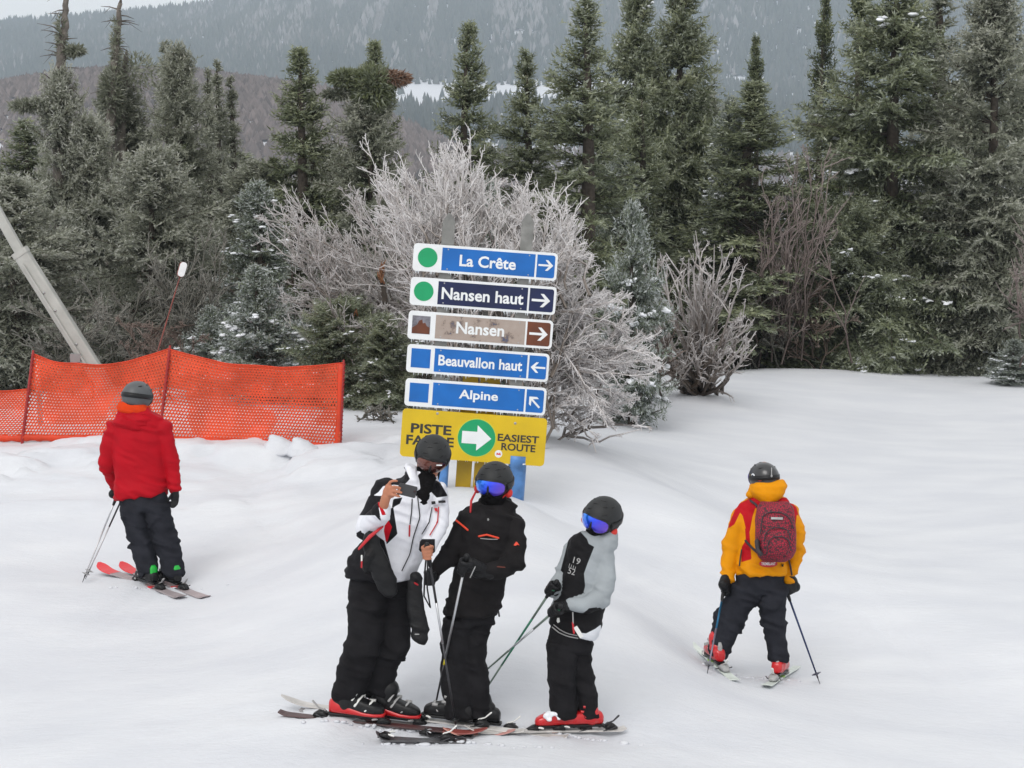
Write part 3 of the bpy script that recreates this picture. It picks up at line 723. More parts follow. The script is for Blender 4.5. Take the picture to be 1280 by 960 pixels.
# warm wound and ice-caked orange stub on the left bush
bw = MB(); rw = np.random.default_rng(5)
for _ in range(9): a0 = P(478+rw.normal(0, 2.2), 350+rw.normal(0, 7), 23.9); bw.tube([a0, a0+np.array([rw.normal(0, .015), 0, .06]), a0+np.array([rw.normal(0, .03), 0, rw.uniform(.10, .19)])], [.016, .013, .002], 5)
for _ in range(4): a0 = P(445+rw.normal(0, 1), 388+rw.normal(0, 2), 23.8); bw.tube([a0, a0+np.array([rw.normal(0, .02), 0, -.09])], [.013, .003], 5)
bs_ = MB(); bs_.tube([P(505, 502, 24.9), P(496, 450, 24.6), P(484, 392, 24.2), P(478, 352, 23.95)], [.06, .052, .045, .03], 8); tag(bs_.build('dead_tree', m_bark, None, True), 'dark broken stem inside the iced bush, just left of the boards', 'tree')
tag(bw.build('split_branch', mat('torn_wood', (.20, .085, .035), .8, bump=.8, bscale=40, var=.4), None, True), 'torn orange wood of a split branch in the iced bush left of the boards', 'branch')
GB = 'leafless brush in the wood'
brush = [(60, 300, 30, 80, 170, m_twig_grey, 'grey leafless brush behind the slanting beam'), (170, 300, 27, 90, 190, m_twig_grey, 'grey leafless brush left of the marker stake'), (240, 262, 26.6, 60, 190, m_twig_grey, 'grey leafless brush right above the marker stake'),
         (330, 300, 29, 50, 150, m_twig, 'brown leafless brush behind the snow-laden spruce'), (545, 150, 31, 60, 200, m_twig_pink, 'pinkish leafless brush round the lone pointed spruce'), (640, 165, 33, 60, 180, m_twig_pink, 'pinkish leafless brush right of the lone pointed spruce'),
         (1000, 150, 32.6, 46, 260, m_twig_pink, 'tall pinkish brush between the pale pair and the huge spruce'), (968, 180, 33, 40, 250, m_twig_pink, 'tall pinkish brush directly right of the pale pair'), (1010, 325, 33.2, 75, 140, m_twig, 'brown brush on the crest right of centre'), (955, 345, 32.8, 60, 120, m_twig_grey, 'greyish brush on the crest below the pale pair'),
         (1285, 250, 31, 40, 200, m_twig_pink, 'pinkish brush at the right edge'), (90, 350, 25.2, 80, 140, m_twig_grey, 'low grey brush right behind the left net post'), (205, 380, 24.8, 60, 100, m_twig, 'low brown brush behind the middle net post'), (470, 400, 24.5, 50, 100, m_twig, 'low brown brush left of the boards'), (425, 300, 28, 60, 160, m_twig_grey, 'grey brush showing through the left iced bush')]
for k, (px, py, d, hw, hh, m, lb) in enumerate(brush):
    q = P(px, py+hh, d); b = np.array([q[0], q[1], gz(q[0], q[1])]); r = np.random.default_rng(40+k)
    tips = [P(px+r.uniform(-hw, hw), py+r.uniform(0, hh*.55)+.25*hh*(r.random()), d+r.normal(0, .5)) for _ in range(13 if m is m_twig_pink else 22)]
    bs = b+np.array([0, 0, 0])
    bush('leafless_brush', lb, bs, tips, m, 60+k, 'brush', side=9, sub=6, curve=.03, lift=.2, group=GB, frost0=.1, r0=.016, thick=.0055, rise=1.1)
# small plants poking through the snow
def sprig(px, py, d, tips, seed, label, m=m_twig_grey, k=0.006):
    bush('snow_plant', label, on_ground(px, py, d), [P(a, b, d-.1) for a, b in tips], m, seed, 'plant', side=7, sub=4, curve=.05, r0=.006, thick=k, group=None, len1=.5)
sprig(470, 528, 22.5, [(440, 534), (448, 524), (462, 516), (475, 508), (482, 514), (495, 518), (478, 504)], 90, 'small grey twiggy plant lying on the snow right of the net')

# ------------------------------------------------------------------ the direction sign
m_white = mat('sign_white', (.74, .76, .77), .45, var=.06, vscale=6)
m_blue = mat('sign_blue', lin(0, 97, 176), .45, var=.16, vscale=4, bump=.08, bscale=15)
m_navy = mat('sign_navy', lin(8, 24, 68), .45, var=.2, vscale=4, bump=.08, bscale=15)
m_green = mat('sign_green', lin(10, 150, 95), .4, var=.05)
m_yel = mat('sign_yellow', lin(205, 172, 8), .5, var=.10, vscale=4, bump=.1, bscale=8)
m_brn = mat('sign_brown', lin(98, 50, 26), .5, var=.2, vscale=12)
m_black = mat('sign_black', (.025, .024, .02), .5)
m_post = mat('grey_post_wood', (.20, .20, .19), .85, bump=.5, bscale=25, var=.25, vscale=10)
m_iceclear = mat('icicle_ice', (.72, .77, .80), .12, spec=.8)
m_metal = mat('grey_metal', (.38, .38, .38), .4, metal=.7)
# worn face: brown-grey laminate with flaked dark blue patches
m_worn = bpy.data.materials.new('sign_worn_brown'); m_worn.use_nodes = True
_n = m_worn.node_tree.nodes; _l = m_worn.node_tree.links; _b = _n['Principled BSDF']; _b.inputs['Roughness'].default_value = .7
_tc = _n.new('ShaderNodeTexCoord'); _z = _n.new('ShaderNodeTexNoise'); _z.inputs['Scale'].default_value = 7; _z.inputs['Detail'].default_value = 7; _z.inputs['Roughness'].default_value = .7
_l.new(_tc.outputs['Object'], _z.inputs['Vector']); _cr = _n.new('ShaderNodeValToRGB'); _l.new(_z.outputs['Fac'], _cr.inputs[0])
_e = _cr.color_ramp.elements; _e[0].position = .36; _e[0].color = (.05, .075, .16, 1); _e[1].position = .40; _e[1].color = (.16, .12, .10, 1)
_x = _e.new(.46); _x.color = (.34, .275, .235, 1); _x = _e.new(.8); _x.color = (.40, .34, .30, 1)
_l.new(_cr.outputs[0], _b.inputs['Base Color'])

TH = math.radians(4.2); SD = 16.5; K = SD/FPX
SO = P(600, 440, SD)
SU = np.array([math.cos(TH), 0, -math.sin(TH)]); SV = np.array([math.sin(TH), 0, math.cos(TH)]); SN_ = np.array([0, -1.0, 0])
def suv(px, py):
    dx, dy = px-600, py-440
    return (math.cos(TH)*dx+math.sin(TH)*dy)*K, (math.sin(TH)*dx-math.cos(TH)*dy)*K
def spt(u, v, out=0): return SO+u*SU+v*SV+out*SN_
def rrect(x0, y0, x1, y1, r, n=5):
    pts = []
    for cx, cy, a0 in ((x1-r, y1-r, 0), (x0+r, y1-r, 90), (x0+r, y0+r, 180), (x1-r, y0+r, 270)):
        for k in range(n): a = math.radians(a0+90*k/(n-1)); pts.append((cx+r*math.cos(a), cy+r*math.sin(a)))
    return pts
def plate(name, poly, out, t, m, parent):
    b = MB(); b.prism(poly, spt(0, 0, out), SU, SV, SN_, t)
    return b.build(name, m, parent)
def text_mesh(name, s, u, v, height, m, parent, out, width=None, bold=.02, O=None, U=None, Vv=None, W=None, align='CENTER', depth=.0006):
    """raised flat lettering as a mesh; u,v = centre in the sign plane"""
    cu = bpy.data.curves.new('t', 'FONT'); cu.body = s; cu.align_x = 'CENTER'; cu.align_y = 'CENTER'; cu.size = 1; cu.offset = bold; cu.extrude = 0; cu.resolution_u = 3
    o = bpy.data.objects.new('t', cu); col.objects.link(o)
    dg = bpy.context.evaluated_depsgraph_get(); me = bpy.data.meshes.new_from_object(o.evaluated_get(dg))
    V = np.array([tuple(q.co) for q in me.vertices]); F = [tuple(p.vertices) for p in me.polygons]
    bpy.data.objects.remove(o); bpy.data.curves.remove(cu); bpy.data.meshes.remove(me)
    c0 = (V.min(0)+V.max(0))/2; ext = V.max(0)-V.min(0); V = V-c0
    sy = height/ext[1]; sx = (width/ext[0]) if width else sy
    O = spt(0, 0, 0) if O is None else O; U = SU if U is None else U; Vv = SV if Vv is None else Vv; W = SN_ if W is None else W
    X = O+(u+V[:, :1]*sx)*U+(v+V[:, 1:2]*sy)*Vv+out*W
    if np.dot(np.cross(U, Vv), W) < 0: F = [f[::-1] for f in F]
    return obj(name, X, F, m, parent)
base = P(600, 622, 16.7)
sign = thing('direction_sign', (base[0], base[1]-.0, gz(base[0], base[1])), 'leaning trail signpost with five direction boards over a wide yellow board', 'signpost')
# posts
for cx, ty in ((562.5, 268), (660.5, 268)):
    u, v = suv(cx, ty); hw = 7.6*K; b = MB(); bot = suv(cx, 560)[1]
    pts = [(u-hw, bot), (u+hw, bot), (u+hw, v-10*K), (u+hw*.25, v), (u-hw*.25, v), (u-hw, v-10*K)]
    b.prism(pts, spt(0, 0, -.11), SU, SV, SN_, .10); b.build('post', m_post, sign)
# blue pads and the yellow box low between the posts
m_pad = mat('blue_pad', lin(75, 122, 178), .45, var=.45, vscale=7, bump=.3, bscale=12)
for cx, w_ in ((546, 14), (646.5, 11.5)):
    u, v = suv(cx, 590); b = MB(); b.loft([(spt(u, suv(cx, y)[1], -.05), SU*w_*K, SN_*.09) for y in (572, 578, 600, 625, 650)], 16, 3.2)
    b.build('post_pad', m_pad, sign, True)
m_ybox = mat('yellow_pad', lin(172, 140, 10), .5, var=.15, vscale=6)
for x0, x1 in ((569.5, 589), (592, 617)):
    u0, _ = suv(x0, 590); u1, _ = suv(x1, 590); b = MB(); b.prism(rrect(u0, -2.0, u1, suv(600, 468)[1], .015, 3), spt(0, 0, -.22), SU, SV, SN_, .09); b.build('yellow_post', m_ybox, sign)
b = MB(); u, v = suv(541, 470); b.tube([spt(u, suv(545, 350)[1], -.05), spt(u, suv(535, 500)[1], -.05)], .009, 6); b.build('rusty_rod', mat('rust', (.22, .07, .03), .9, var=.4), sign)
m_dkbar = mat('dark_bracket', (.06, .055, .05), .7)
for y in (357, 405, 450, 495):
    b = MB(); u, v = suv(606, y); b.box(spt(u, v, -.025), (.022, .012, .11), [SU, SN_, SV]); b.build('bracket', m_dkbar, sign)

def arrow(cx, cy, s, ang, kind='thin'):
    if kind == 'thin': pts = [(-1, .13), (.42, .13), (-.08, .72), (.28, .72), (1, 0), (.28, -.72), (-.08, -.72), (.42, -.13), (-1, -.13)]
    else: pts = [(-1, .42), (.02, .42), (.02, .88), (1, 0), (.02, -.88), (.02, -.42), (-1, -.42)]
    a = math.radians(ang); return [(cx+s*(x*math.cos(a)-y*math.sin(a)), cy+s*(x*math.sin(a)+y*math.cos(a))) for x, y in pts]
def board(tl, bl, tr, br, sym, face, arrow_face, txt, ta, div1, div2, aang, tw, th, tc):
    u0 = (suv(*tl)[0]+suv(*bl)[0])/2; u1 = (suv(*tr)[0]+suv(*br)[0])/2
    v1 = (suv(*tl)[1]+suv(*tr)[1])/2; v0 = (suv(*bl)[1]+suv(*br)[1])/2
    bd = plate('board', rrect(u0, v0, u1, v1, .032), 0, .018, m_white, sign)
    m = 3.0*K; ym = (v0+v1)/2
    a = suv(*div1)[0]; c = suv(*div2)[0]
    plate('panel', [(a, v0+m), (c-1.2*K, v0+m), (c-1.2*K, v1-m), (a, v1-m)], .018, .002, face, bd)
    q = rrect(c+1.2*K, v0+m, u1-m, v1-m, .02); q = [(x, y) if x > (c+u1)/2 else (c+1.2*K, v0+m if y < ym else v1-m) for x, y in q]
    qq = [];
    for p in q:
        if not qq or (abs(p[0]-qq[-1][0])+abs(p[1]-qq[-1][1])) > 1e-6: qq.append(p)
    plate('arrow_panel', qq, .018, .002, arrow_face, bd)
    if sym[0] == 'circle':
        cu, cv = suv(*sym[1]); plate('green_disc', [(cu+sym[2]*K*math.cos(t), cv+sym[2]*K*math.sin(t)) for t in np.arange(36)*math.pi/18], .018, .002, m_green, bd)
    else:
        cu, cv = suv(*sym[1]); h = sym[2]*K; plate('colour_square', [(cu-h, cv-h), (cu+h, cv-h), (cu+h, cv+h), (cu-h, cv+h)], .018, .002, sym[3], bd)
    cu, cv = suv(*ta[0]); plate('arrow', arrow(cu, cv, ta[1]*K, aang), .020, .002, m_white, bd)
    cu, cv = suv(*tc); text_mesh('lettering', txt, cu, cv, th*K, m_white, bd, .0215, tw*K, .024)
    r = random.Random(int(u0*1e5)); ic = MB()
    for _ in range(34):
        u = r.uniform(u0+.02, u1-.02); l = r.uniform(.005, .028)*(1 if r.random() < .8 else 1.6)
        ic.tube([spt(u, v0+.002, .009), spt(u, v0-l, .009)], [.0045, .001], 5)
    x = ic.build('icicles', m_iceclear, bd); x['kind'] = 'stuff'
    for uu, vv in ((a+.05, v1-.035), (a+.05, v0+.035), (c-.06, v1-.035), (c-.06, v0+.035)):
        s_ = MB(); s_.ell(spt(uu, vv, .020), (.0065, .003, .0065), nu=10, nv=6); s_.build('screw', m_metal, bd, True)
    return bd
board((518.5, 303), (516.5, 338), (697, 317), (695, 350.5), ('circle', (535.5, 321.5), 12.2), m_blue, m_blue, 'La Crête', ((682, 331.3), 9.2), (553, 325), (669.5, 333), 0, 70, 14.5, (610, 327.5))
board((514.5, 345), (512.5, 380), (695.5, 359), (693.5, 393.5), ('circle', (530.3, 363.5), 12.2), m_navy, m_navy, 'Nansen haut', ((676, 375), 11.5), (548, 365), (660.5, 373), 0, 102, 15, (603.5, 369.5))
board((511.5, 387), (509.5, 423), (691.5, 401), (689.5, 436), ('square', (526.8, 405.5), 11.3, mat('sign_slate', (.17, .165, .19), .6, var=.5, vscale=20)), m_worn, m_brn, 'Nansen', ((673, 417), 11.5), (544.5, 408), (657.5, 415), 0, 60, 15, (600.5, 411))
_bd = [o for o in sign.children if o.name.startswith('board')][-1]
cu, cv = suv(526.8, 405.5); plate('brown_shape', [(cu+x*K, cv+y*K) for x, y in ((-11, -11), (11, -11), (11, -3), (7, -1), (5, 3), (2, 2), (1, 7), (-3, 5), (-5, 0), (-8, -2), (-11, -4))], .020, .0015, m_brn, _bd)
board((509.5, 429.5), (507.5, 465), (687, 442.5), (685, 477.5), ('square', (526, 447.5), 12, m_blue), m_blue, m_blue, 'Beauvallon haut', ((672.5, 459.3), 9.2), (543, 450), (660, 457), 180, 105, 13.5, (600.5, 453.5))
board((507, 472), (505, 507), (683.5, 486), (681.5, 520.5), ('square', (523.5, 491), 12, m_blue), m_blue, m_blue, 'Alpine', ((668, 503), 9.5), (540.5, 493), (656.5, 501), 135, 49, 15, (598, 496))
# yellow board
u0, u1 = suv(500.5, 545)[0], suv(682, 560)[0]; v1, v0 = suv(592, 517.5)[1], suv(590, 578.5)[1]
yb = plate('board', rrect(u0, v0, u1, v1, .035), 0, .018, m_yel, sign)
cu, cv = suv(595.5, 548.5)
plate('disc_rim', [(cu+24.6*K*math.cos(t), cv+24.6*K*math.sin(t)) for t in np.arange(48)*math.pi/24], .018, .0015, mat('sign_rim', lin(190, 200, 60), .5), yb)
plate('green_disc', [(cu+23.6*K*math.cos(t), cv+23.6*K*math.sin(t)) for t in np.arange(48)*math.pi/24], .0195, .0015, m_green, yb)
plate('arrow', arrow(cu, cv, 18.5*K, 0, 'fat'), .021, .002, m_white, yb)
cu, cv = suv(538.5, 537.5); text_mesh('lettering', 'PISTE', cu, cv, 12.5*K, m_black, yb, .0195, 51*K, .028)
cu, cv = suv(537, 552.5); text_mesh('lettering', 'FACILE', cu, cv, 12.5*K, m_black, yb, .0195, 60*K, .028)
cu, cv = suv(648, 549.5); text_mesh('lettering', 'EASIEST', cu, cv, 9.5*K, m_black, yb, .0195, 52*K, .026)
cu, cv = suv(648, 561); text_mesh('lettering', 'ROUTE', cu, cv, 9.5*K, m_black, yb, .0195, 43*K, .026)
cu, cv = suv(623, 569); plate('sticker', [(cu+4.8*K*math.cos(t), cv+4.8*K*math.sin(t)) for t in np.arange(20)*math.pi/10], .018, .001, m_white, yb)
plate('sticker_mark', [(cu-3*K, cv-1*K), (cu+3.2*K, cv-1.5*K), (cu+2*K, cv+1.8*K), (cu, cv+.4*K), (cu-2*K, cv+1.6*K)], .019, .001, mat('red_mark', (.6, .05, .05), .5), yb)
r = random.Random(5); ic = MB()
for _ in range(60):
    u = r.uniform(u0+.02, u1-.02); ic.tube([spt(u, v0+.002, .009), spt(u, v0-r.uniform(.004, .022), .009)], [.0045, .001], 5)
ic.build('icicles', m_iceclear, yb)['kind'] = 'stuff'
sn = MB()
for cx in (645, 652): u, v = suv(cx, 582); sn.ell(spt(u, v, -.02), (.05, .06, .02), nu=10, nv=7)
sn.build('pad_snow', m_clump, sign, True)
for px_, py_ in ((546.5, 517.5), (644, 530)):
    u, v = suv(px_, py_); s_ = MB(); s_.ell(spt(u, v, .018), (.012, .004, .012), nu=10, nv=6); s_.build('screw', m_metal, yb, True)

# ------------------------------------------------------------------ orange safety net
m_net = mat('orange_net', lin(242, 104, 66), .6, var=.16, vscale=3, trans=.4)
m_net2 = mat('orange_net_folded', lin(222, 66, 26), .55, var=.15, vscale=6, trans=.2)
m_npost = mat('red_net_post', lin(150, 32, 30), .6, var=.2)
POSTS = [((-150, 446), (-160, 549), 21.3), ((41, 443), (28, 551), 21.0), ((212, 437), (198.5, 553), 20.8), ((429.5, 455), (425, 563), 20.5)]
PW = []
for (a, b_, d) in POSTS:
    A = P(*a, d); B = P(*b_, d); B = A+(B-A)*1.0; PW.append((A, B))
g0 = PW[2][1]
fence = thing('safety_net_fence', (g0[0], g0[1], g0[2]-.05), 'orange safety net sagging between four leaning posts across the snow bank', 'fence')
for (A, B) in PW[0:]:
    e = nrm(A-B); b = MB(); b.tube([B-e*.25, B, (A+B)/2+np.array([0, -.0, 0]), A, A+e*.045], [.017, .017, .016, .015, .011], 8); b.build('post', m_npost, fence, True)
    r_ = MB()
    for k in range(22):
        q = B+(A-B)*(k+.5)/22; r_.tube([q+[0, -.02, -.01], q+[.012, -.016, .006], q+[.02, .0, .02]], .004, 4)
    x = r_.build('lacing', m_npost, fence); x['kind'] = 'stuff'
def net(i0, i1, sag, bow, nu, nv, low_top=None, seed=0, hole=(0.74, .66)):
    A0, B0 = PW[i0]; A1, B1 = PW[i1]
    if low_top is not None: A1 = B1+(A1-B1)*low_top
    L = np.linalg.norm(A1-A0)
    def S(u, v):
        top = A0+(A1-A0)*u[:, None]; bot = B0+(B1-B0)*u[:, None]
        top = top+np.stack([0*u, 0*u, -sag*4*u*(1-u)*(1.05-.25*u)], 1)
        X = bot+(top-bot)*v[:, None]
        wv = .035*vnoise(np.stack([u*5+seed, v*1.5, 0*u], 1), 3)+bow*4*u*(1-u)*np.sin(v*math.pi*.8+.4)
        X[:, 1] += wv+.012*vnoise(np.stack([u*16, v*6, 0*u+seed], 1), 8)
        X[:, 2] += .012*vnoise(np.stack([u*6, v*2, 0*u+5], 1), 9+seed)*v + .0*u
        return X
    U = []; Vv = []; F = []; n = 0; hu, hv = hole
    r = np.random.default_rng(seed+4)
    for j in range(nv):
        off = .5*(j % 2)
        for i in range(-1, nu):
            u0, u1 = (i+off)/nu, (i+off+1)/nu
            if u1 <= 0 or u0 >= 1: continue
            u0c, u1c = max(u0, 0), min(u1, 1); v0, v1 = j/nv, (j+1)/nv
            um, vm = (u0+u1)/2, (v0+v1)/2; k = .9+.2*r.random()
            if v0 < .05 or v1 > .975: k = 0.0
            fold = vnoise(np.array([[um*4.2, vm*3, seed]]), 21)[0]
            kk = k*(.66 if vm > .62 else 1.0)*(1 if fold < .35 or vm > .62 else .6)
            a, c = hu*kk/nu/2, hv*(kk if kk > .3 else kk)/nv/2
            if k == 0 or u0 < 0 or u1 > 1:
                U += [u0c, u1c, u1c, u0c]; Vv += [v0, v0, v1, v1]; F.append((n, n+1, n+2, n+3)); n += 4; continue
            U += [u0, um, u1, u1, um, u0] + [um-a, um+a*.1, um+a, um-a*.1]
            Vv += [v0, v0, v0, v1, v1, v1] + [vm-c*.5, vm-c, vm+c*.5, vm+c]
            # corners 0,1,2,3,4,5 ; hole left 6, bottom 7, right 8, top 9
            F += [(n, n+1, n+7, n+6), (n+1, n+2, n+8, n+7), (n+2, n+3, n+8), (n+3, n+4, n+9, n+8), (n+4, n+5, n+6, n+9), (n+5, n, n+6)]; n += 10
    X = S(np.array(U), np.array(Vv))
    o = obj('net_panel', X, F, m_net, fence, True)
    md = o.modifiers.new('t', 'SOLIDIFY'); md.thickness = .004
    # rolled hem at the foot and the top cord
    uu = np.linspace(0, 1, 40)
    h = MB(); Bt = S(uu, np.zeros(40)+.035); h.loft([(p, np.array([0, .018, .0]), np.array([0, 0, .035+.008*math.sin(k*1.7)])) for k, p in enumerate(Bt)], 8, 2); h.build('rolled_hem', m_net2, fence, True)
    h = MB(); h.tube(list(S(uu, np.ones(40))), .007, 6); h.build('top_cord', m_net2, fence, True)
net(0, 1, .17, .10, 44, 26, .60, 1)
net(1, 2, .15, .12, 46, 28, None, 2)
net(2, 3, .115, .14, 58, 28, None, 3)
b = MB(); A, B = PW[3]; b.loft([(B+(A-B)*t+[-.025, .0, 0], np.array([.03+.006*math.sin(t*9), 0, 0]), np.array([0, .014, 0])) for t in np.linspace(0, 1.0, 14)], 8, 2); b.build('folded_end', m_net2, fence, True)
# snow chunks leaning on the net foot
for k, (x, y, d, w_, h_, s_, lb) in enumerate([(352, 555, 20.1, 30, 16, 1, 'left pointed snow chunk at the foot of the net'), (381, 556, 20.0, 26, 15, 2, 'right pointed snow chunk at the foot of the net'), (216, 551, 20.3, 8, 9, 3, 'tiny snow chunk under the middle net post')]):
    b = MB(); c = P(x, y, d); c[2] = gz(c[0], c[1])+.03; kk = d/FPX
    b.loft([(c+np.array([0, 0, -.09]), np.array([w_*kk*.9, 0, 0]), np.array([0, .16, 0])), (c+np.array([-.01, 0, .0]), np.array([w_*kk*.7, 0, 0]), np.array([0, .12, 0])), (c+np.array([-.04, 0, h_*kk*.45]), np.array([w_*kk*.4, 0, 0]), np.array([0, .08, 0])), (c+np.array([-.10, 0, h_*kk*.85]), np.array([w_*kk*.12, 0, 0]), np.array([0, .03, 0]))], 12)
    V, N, F = remesh(b, .018, 2); V = V+N*(.022*fbm(V*9, k, 3))[:, None]
    tag(obj('snow_chunk', V, F, m_snow, None, True), lb, 'snow chunk', 'snow chunks along the net')

# ------------------------------------------------------------------ slanting telescopic beam and marker stake
m_beam = mat('beam_grey', (.40, .40, .375), .55, metal=.3, var=.12, vscale=5, bump=.1, bscale=20)
bd_ = 22.6; q0, q1, q2, q3 = P(-40, 200, bd_), P(24, 313, bd_), P(118, 462, bd_), P(150, 512, bd_)
beam = thing('slanting_beam', tuple(q3*[1, 1, 0]+[0, 0, gz(*q3[:2])]), 'pale grey two-section metal beam slanting down from the left edge', 'beam')
ed = nrm(q1-q0); sdv = nrm(np.cross(ed, [0, 1, 0])); dv = np.array([0, 1.0, 0])
def bsec(name, a, b_, w_, dp, m=m_beam):
    e = nrm(b_-a); s = nrm(np.cross(e, dv)); bb = MB()
    bb.loft([(a, s*w_, dv*dp), (b_, s*w_, dv*dp)], 20, 7); return bb.build(name, m, beam)
bsec('upper_section', q0, q1+(q1-q0)*.05, .058, .05)
bsec('lower_section', q1, q3, .092, .075)
bsec('collar', q1, q1+nrm(q2-q1)*.07, .10, .082)
bsec('ridge', P(28, 330, bd_-.09), P(116, 470, bd_-.09), .012, .008)
for t in (.35, .5, .78):
    c = q1*(1-t)+q2*t; bb = MB(); bb.ell(c+[.0, -.08, 0], (.016, .012, .016), nu=10, nv=6); bb.build('bolt', m_metal, beam, True)
bb = MB(); c = P(95, 447, bd_-.05); bb.box(c, (.06, .05, .05)); bb.tube([c, c+[-.02, 0, -.14]], .02, 8); bb.build('clamp', m_metal, beam)
m_stake = mat('stake_red', lin(130, 70, 62), .6, var=.2); st_d = 23.5
a, b_ = P(188, 470, st_d), P(226, 342, st_d); gb = np.array([a[0]-.1, a[1], gz(a[0]-.1, a[1])])
stake = thing('marker_stake', tuple(gb), 'thin reddish marker stake with a white paddle at its tip', 'marker stake')
b = MB(); b.tube([gb, a, b_, P(228, 334, st_d)], [.009, .009, .008, .008], 8); b.build('rod', m_stake, stake, True)
e = nrm(b_-a); s = nrm(np.cross(e, [0, 1, 0])); b = MB(); b.prism(rrect(-.042, -.09, .042, .09, .036), P(228.5, 336.5, st_d)-[0, .02, 0], s, e, np.array([0, -1, 0]), .012); b.build('paddle', m_white, stake)
b = MB(); b.prism(rrect(-.047, -.095, .047, .095, .04), P(227.8, 336.8, st_d)-[0, .012, 0], s, e, np.array([0, -1, 0]), .007); b.build('paddle_back', m_stake, stake)
q = P(48, 450, 21.9); b = MB(); b.tube([q+[0, 0, -.75], q+[-.02, 0, -.02]], .03, 8); b.ell(q, (.06, .05, .045)); o = b.build('grey_stub_post', m_metal, None, True); tag(o, 'small rounded grey post top showing behind the left net post', 'post')

# ------------------------------------------------------------------ people: builders
m_skin = mat('skin', lin(172, 112, 84), .55, var=.08, vscale=20, bump=.05, bscale=60)
m_blackcloth = mat('black_cloth', (.0125, .012, .0135), .9, spec=.12, bump=.5, bscale=45, var=.30, vscale=9)
m_blackcloth2 = mat('black_soft_shell', (.013, .0118, .0125), .85, spec=.12, bump=.45, bscale=40, var=.3, vscale=11)
m_navypants = mat('charcoal_cloth', (.021, .022, .028), .9, spec=.08, bump=.5, bscale=45, var=.25, vscale=9)
m_leather = mat('black_leather', (.007, .007, .008), .5, spec=.25, bump=.4, bscale=60, var=.3, vscale=20)
m_helm = mat('matt_helmet', (.019, .020, .021), .55, spec=.3, var=.08, vscale=8)
m_dark = mat('black_plastic', (.009, .009, .010), .4, spec=.3)
m_fleece = mat('black_fleece', (.008, .0075, .008), .95, spec=.05, bump=.6, bscale=90)
m_redpl = mat('red_boot_shell', lin(190, 18, 24), .28, coat=.3, var=.06)
m_greypl = mat('grey_plastic', (.33, .33, .33), .35)
m_whitepl = mat('white_plastic', (.72, .72, .70), .35)
m_orange = mat('orange_zip', lin(215, 62, 30), .5)
m_redtrim = mat('red_trim', lin(176, 18, 30), .5)
m_alu = mat('aluminium', (.55, .56, .58), .28, metal=.85)
m_darkalu = mat('dark_anodised', (.05, .05, .055), .35, metal=.6)
def lens_mat(name, c1, c2, c3, rough=.12):
    m = bpy.data.materials.new(name); m.use_nodes = True; n = m.node_tree.nodes; l = m.node_tree.links; b = n['Principled BSDF']
    b.inputs['Roughness'].default_value = rough; b.inputs['Metallic'].default_value = .55; b.inputs['Coat Weight'].default_value = .6
    at = n.new('ShaderNodeAttribute'); at.attribute_name = 'tone'; cr = n.new('ShaderNodeValToRGB'); e = cr.color_ramp.elements
    e[0].color = c1; e[1].color = c3; x = e.new(.5); x.color = c2; l.new(at.outputs['Fac'], cr.inputs[0]); l.new(cr.outputs[0], b.inputs['Base Color']); return m
m_lensblue = lens_mat('blue_mirror_lens', lin(120, 70, 190), lin(25, 70, 235), lin(60, 170, 250))
m_lensbrown = lens_mat('brown_lens', lin(58, 20, 16), lin(96, 52, 42), lin(130, 84, 72), .2)

def vdir(rx, up, toward):
    """direction from right / up / toward-the-viewer amounts"""
    return nrm(np.array([rx, -toward, up]))
def hand(mb, c, axis, back, s=1.0, glove=1.0, wrist=None, flip=1, spread=0, thumb=True):
    """hand closed round a bar: c on the bar, axis along it, back towards the palm heel"""
    axis = nrm(axis); back = nrm(np.asarray(back)-axis*np.dot(back, axis)); side = np.cross(axis, back)*flip
    g = glove; R = .016*s+.0085*g*s
    for i in range(4):
        o = (1.5-i)*.0205*s*(1+.25*(g-1)); L = (250, 265, 255, 225)[i]; pts = []
        for t in np.linspace(25, L, 7):
            a = math.radians(t); rr = R*(1+.25*math.exp(-((t-75)/30)**2))
            pts.append(c+axis*(o-.006*(t/200))+rr*(math.cos(a)*back+math.sin(a)*side))
        rad = np.linspace(.0098, .0076, 7)*g*s*(1, 1.02, .98, .88)[i]; mb.tube(pts, list(rad), 8, True)
    pc = c+back*(R+.013*s)+side*.006*s
    mb.ell(pc, (.017*g*s, .034*s*g**.5, .043*s*g**.5), [back, side, axis])
    mb.ell(pc+back*.03*s-axis*.01*s, (.03*g*s, .026*g*s, .034*s*g**.5), [back, side, axis])
    if thumb:
        pts = []
        for t, o in zip((-10, -50, -95, -140, -175), (.008, .02, .03, .034, .036)):
            a = math.radians(t); pts.append(c+axis*o*s+(R+.004*s)*(math.cos(a)*back+math.sin(a)*side)*(1.25 if t > -60 else 1))
        mb.tube(pts, [.013*g*s, .0125*g*s, .011*g*s, .010*g*s, .008*g*s], 8, True)
    if wrist is not None: mb.tube([pc+back*.025*s, (pc+back*.05*s+wrist)/2, wrist], [.027*g*s, .027*g*s, .031*g*s], 10, True)
    return pc
def near_bone(V, bones):
    best = np.full(len(V), 1e9); idx = np.zeros(len(V), int)
    for k, (a, b, r) in enumerate(bones):
        a = np.asarray(a); b = np.asarray(b); e = b-a; t = np.clip(((V-a)@e)/(e@e), 0, 1)
        d = np.linalg.norm(V-a-t[:, None]*e, axis=1)/r; m = d < best; best[m] = d[m]; idx[m] = k
    return idx
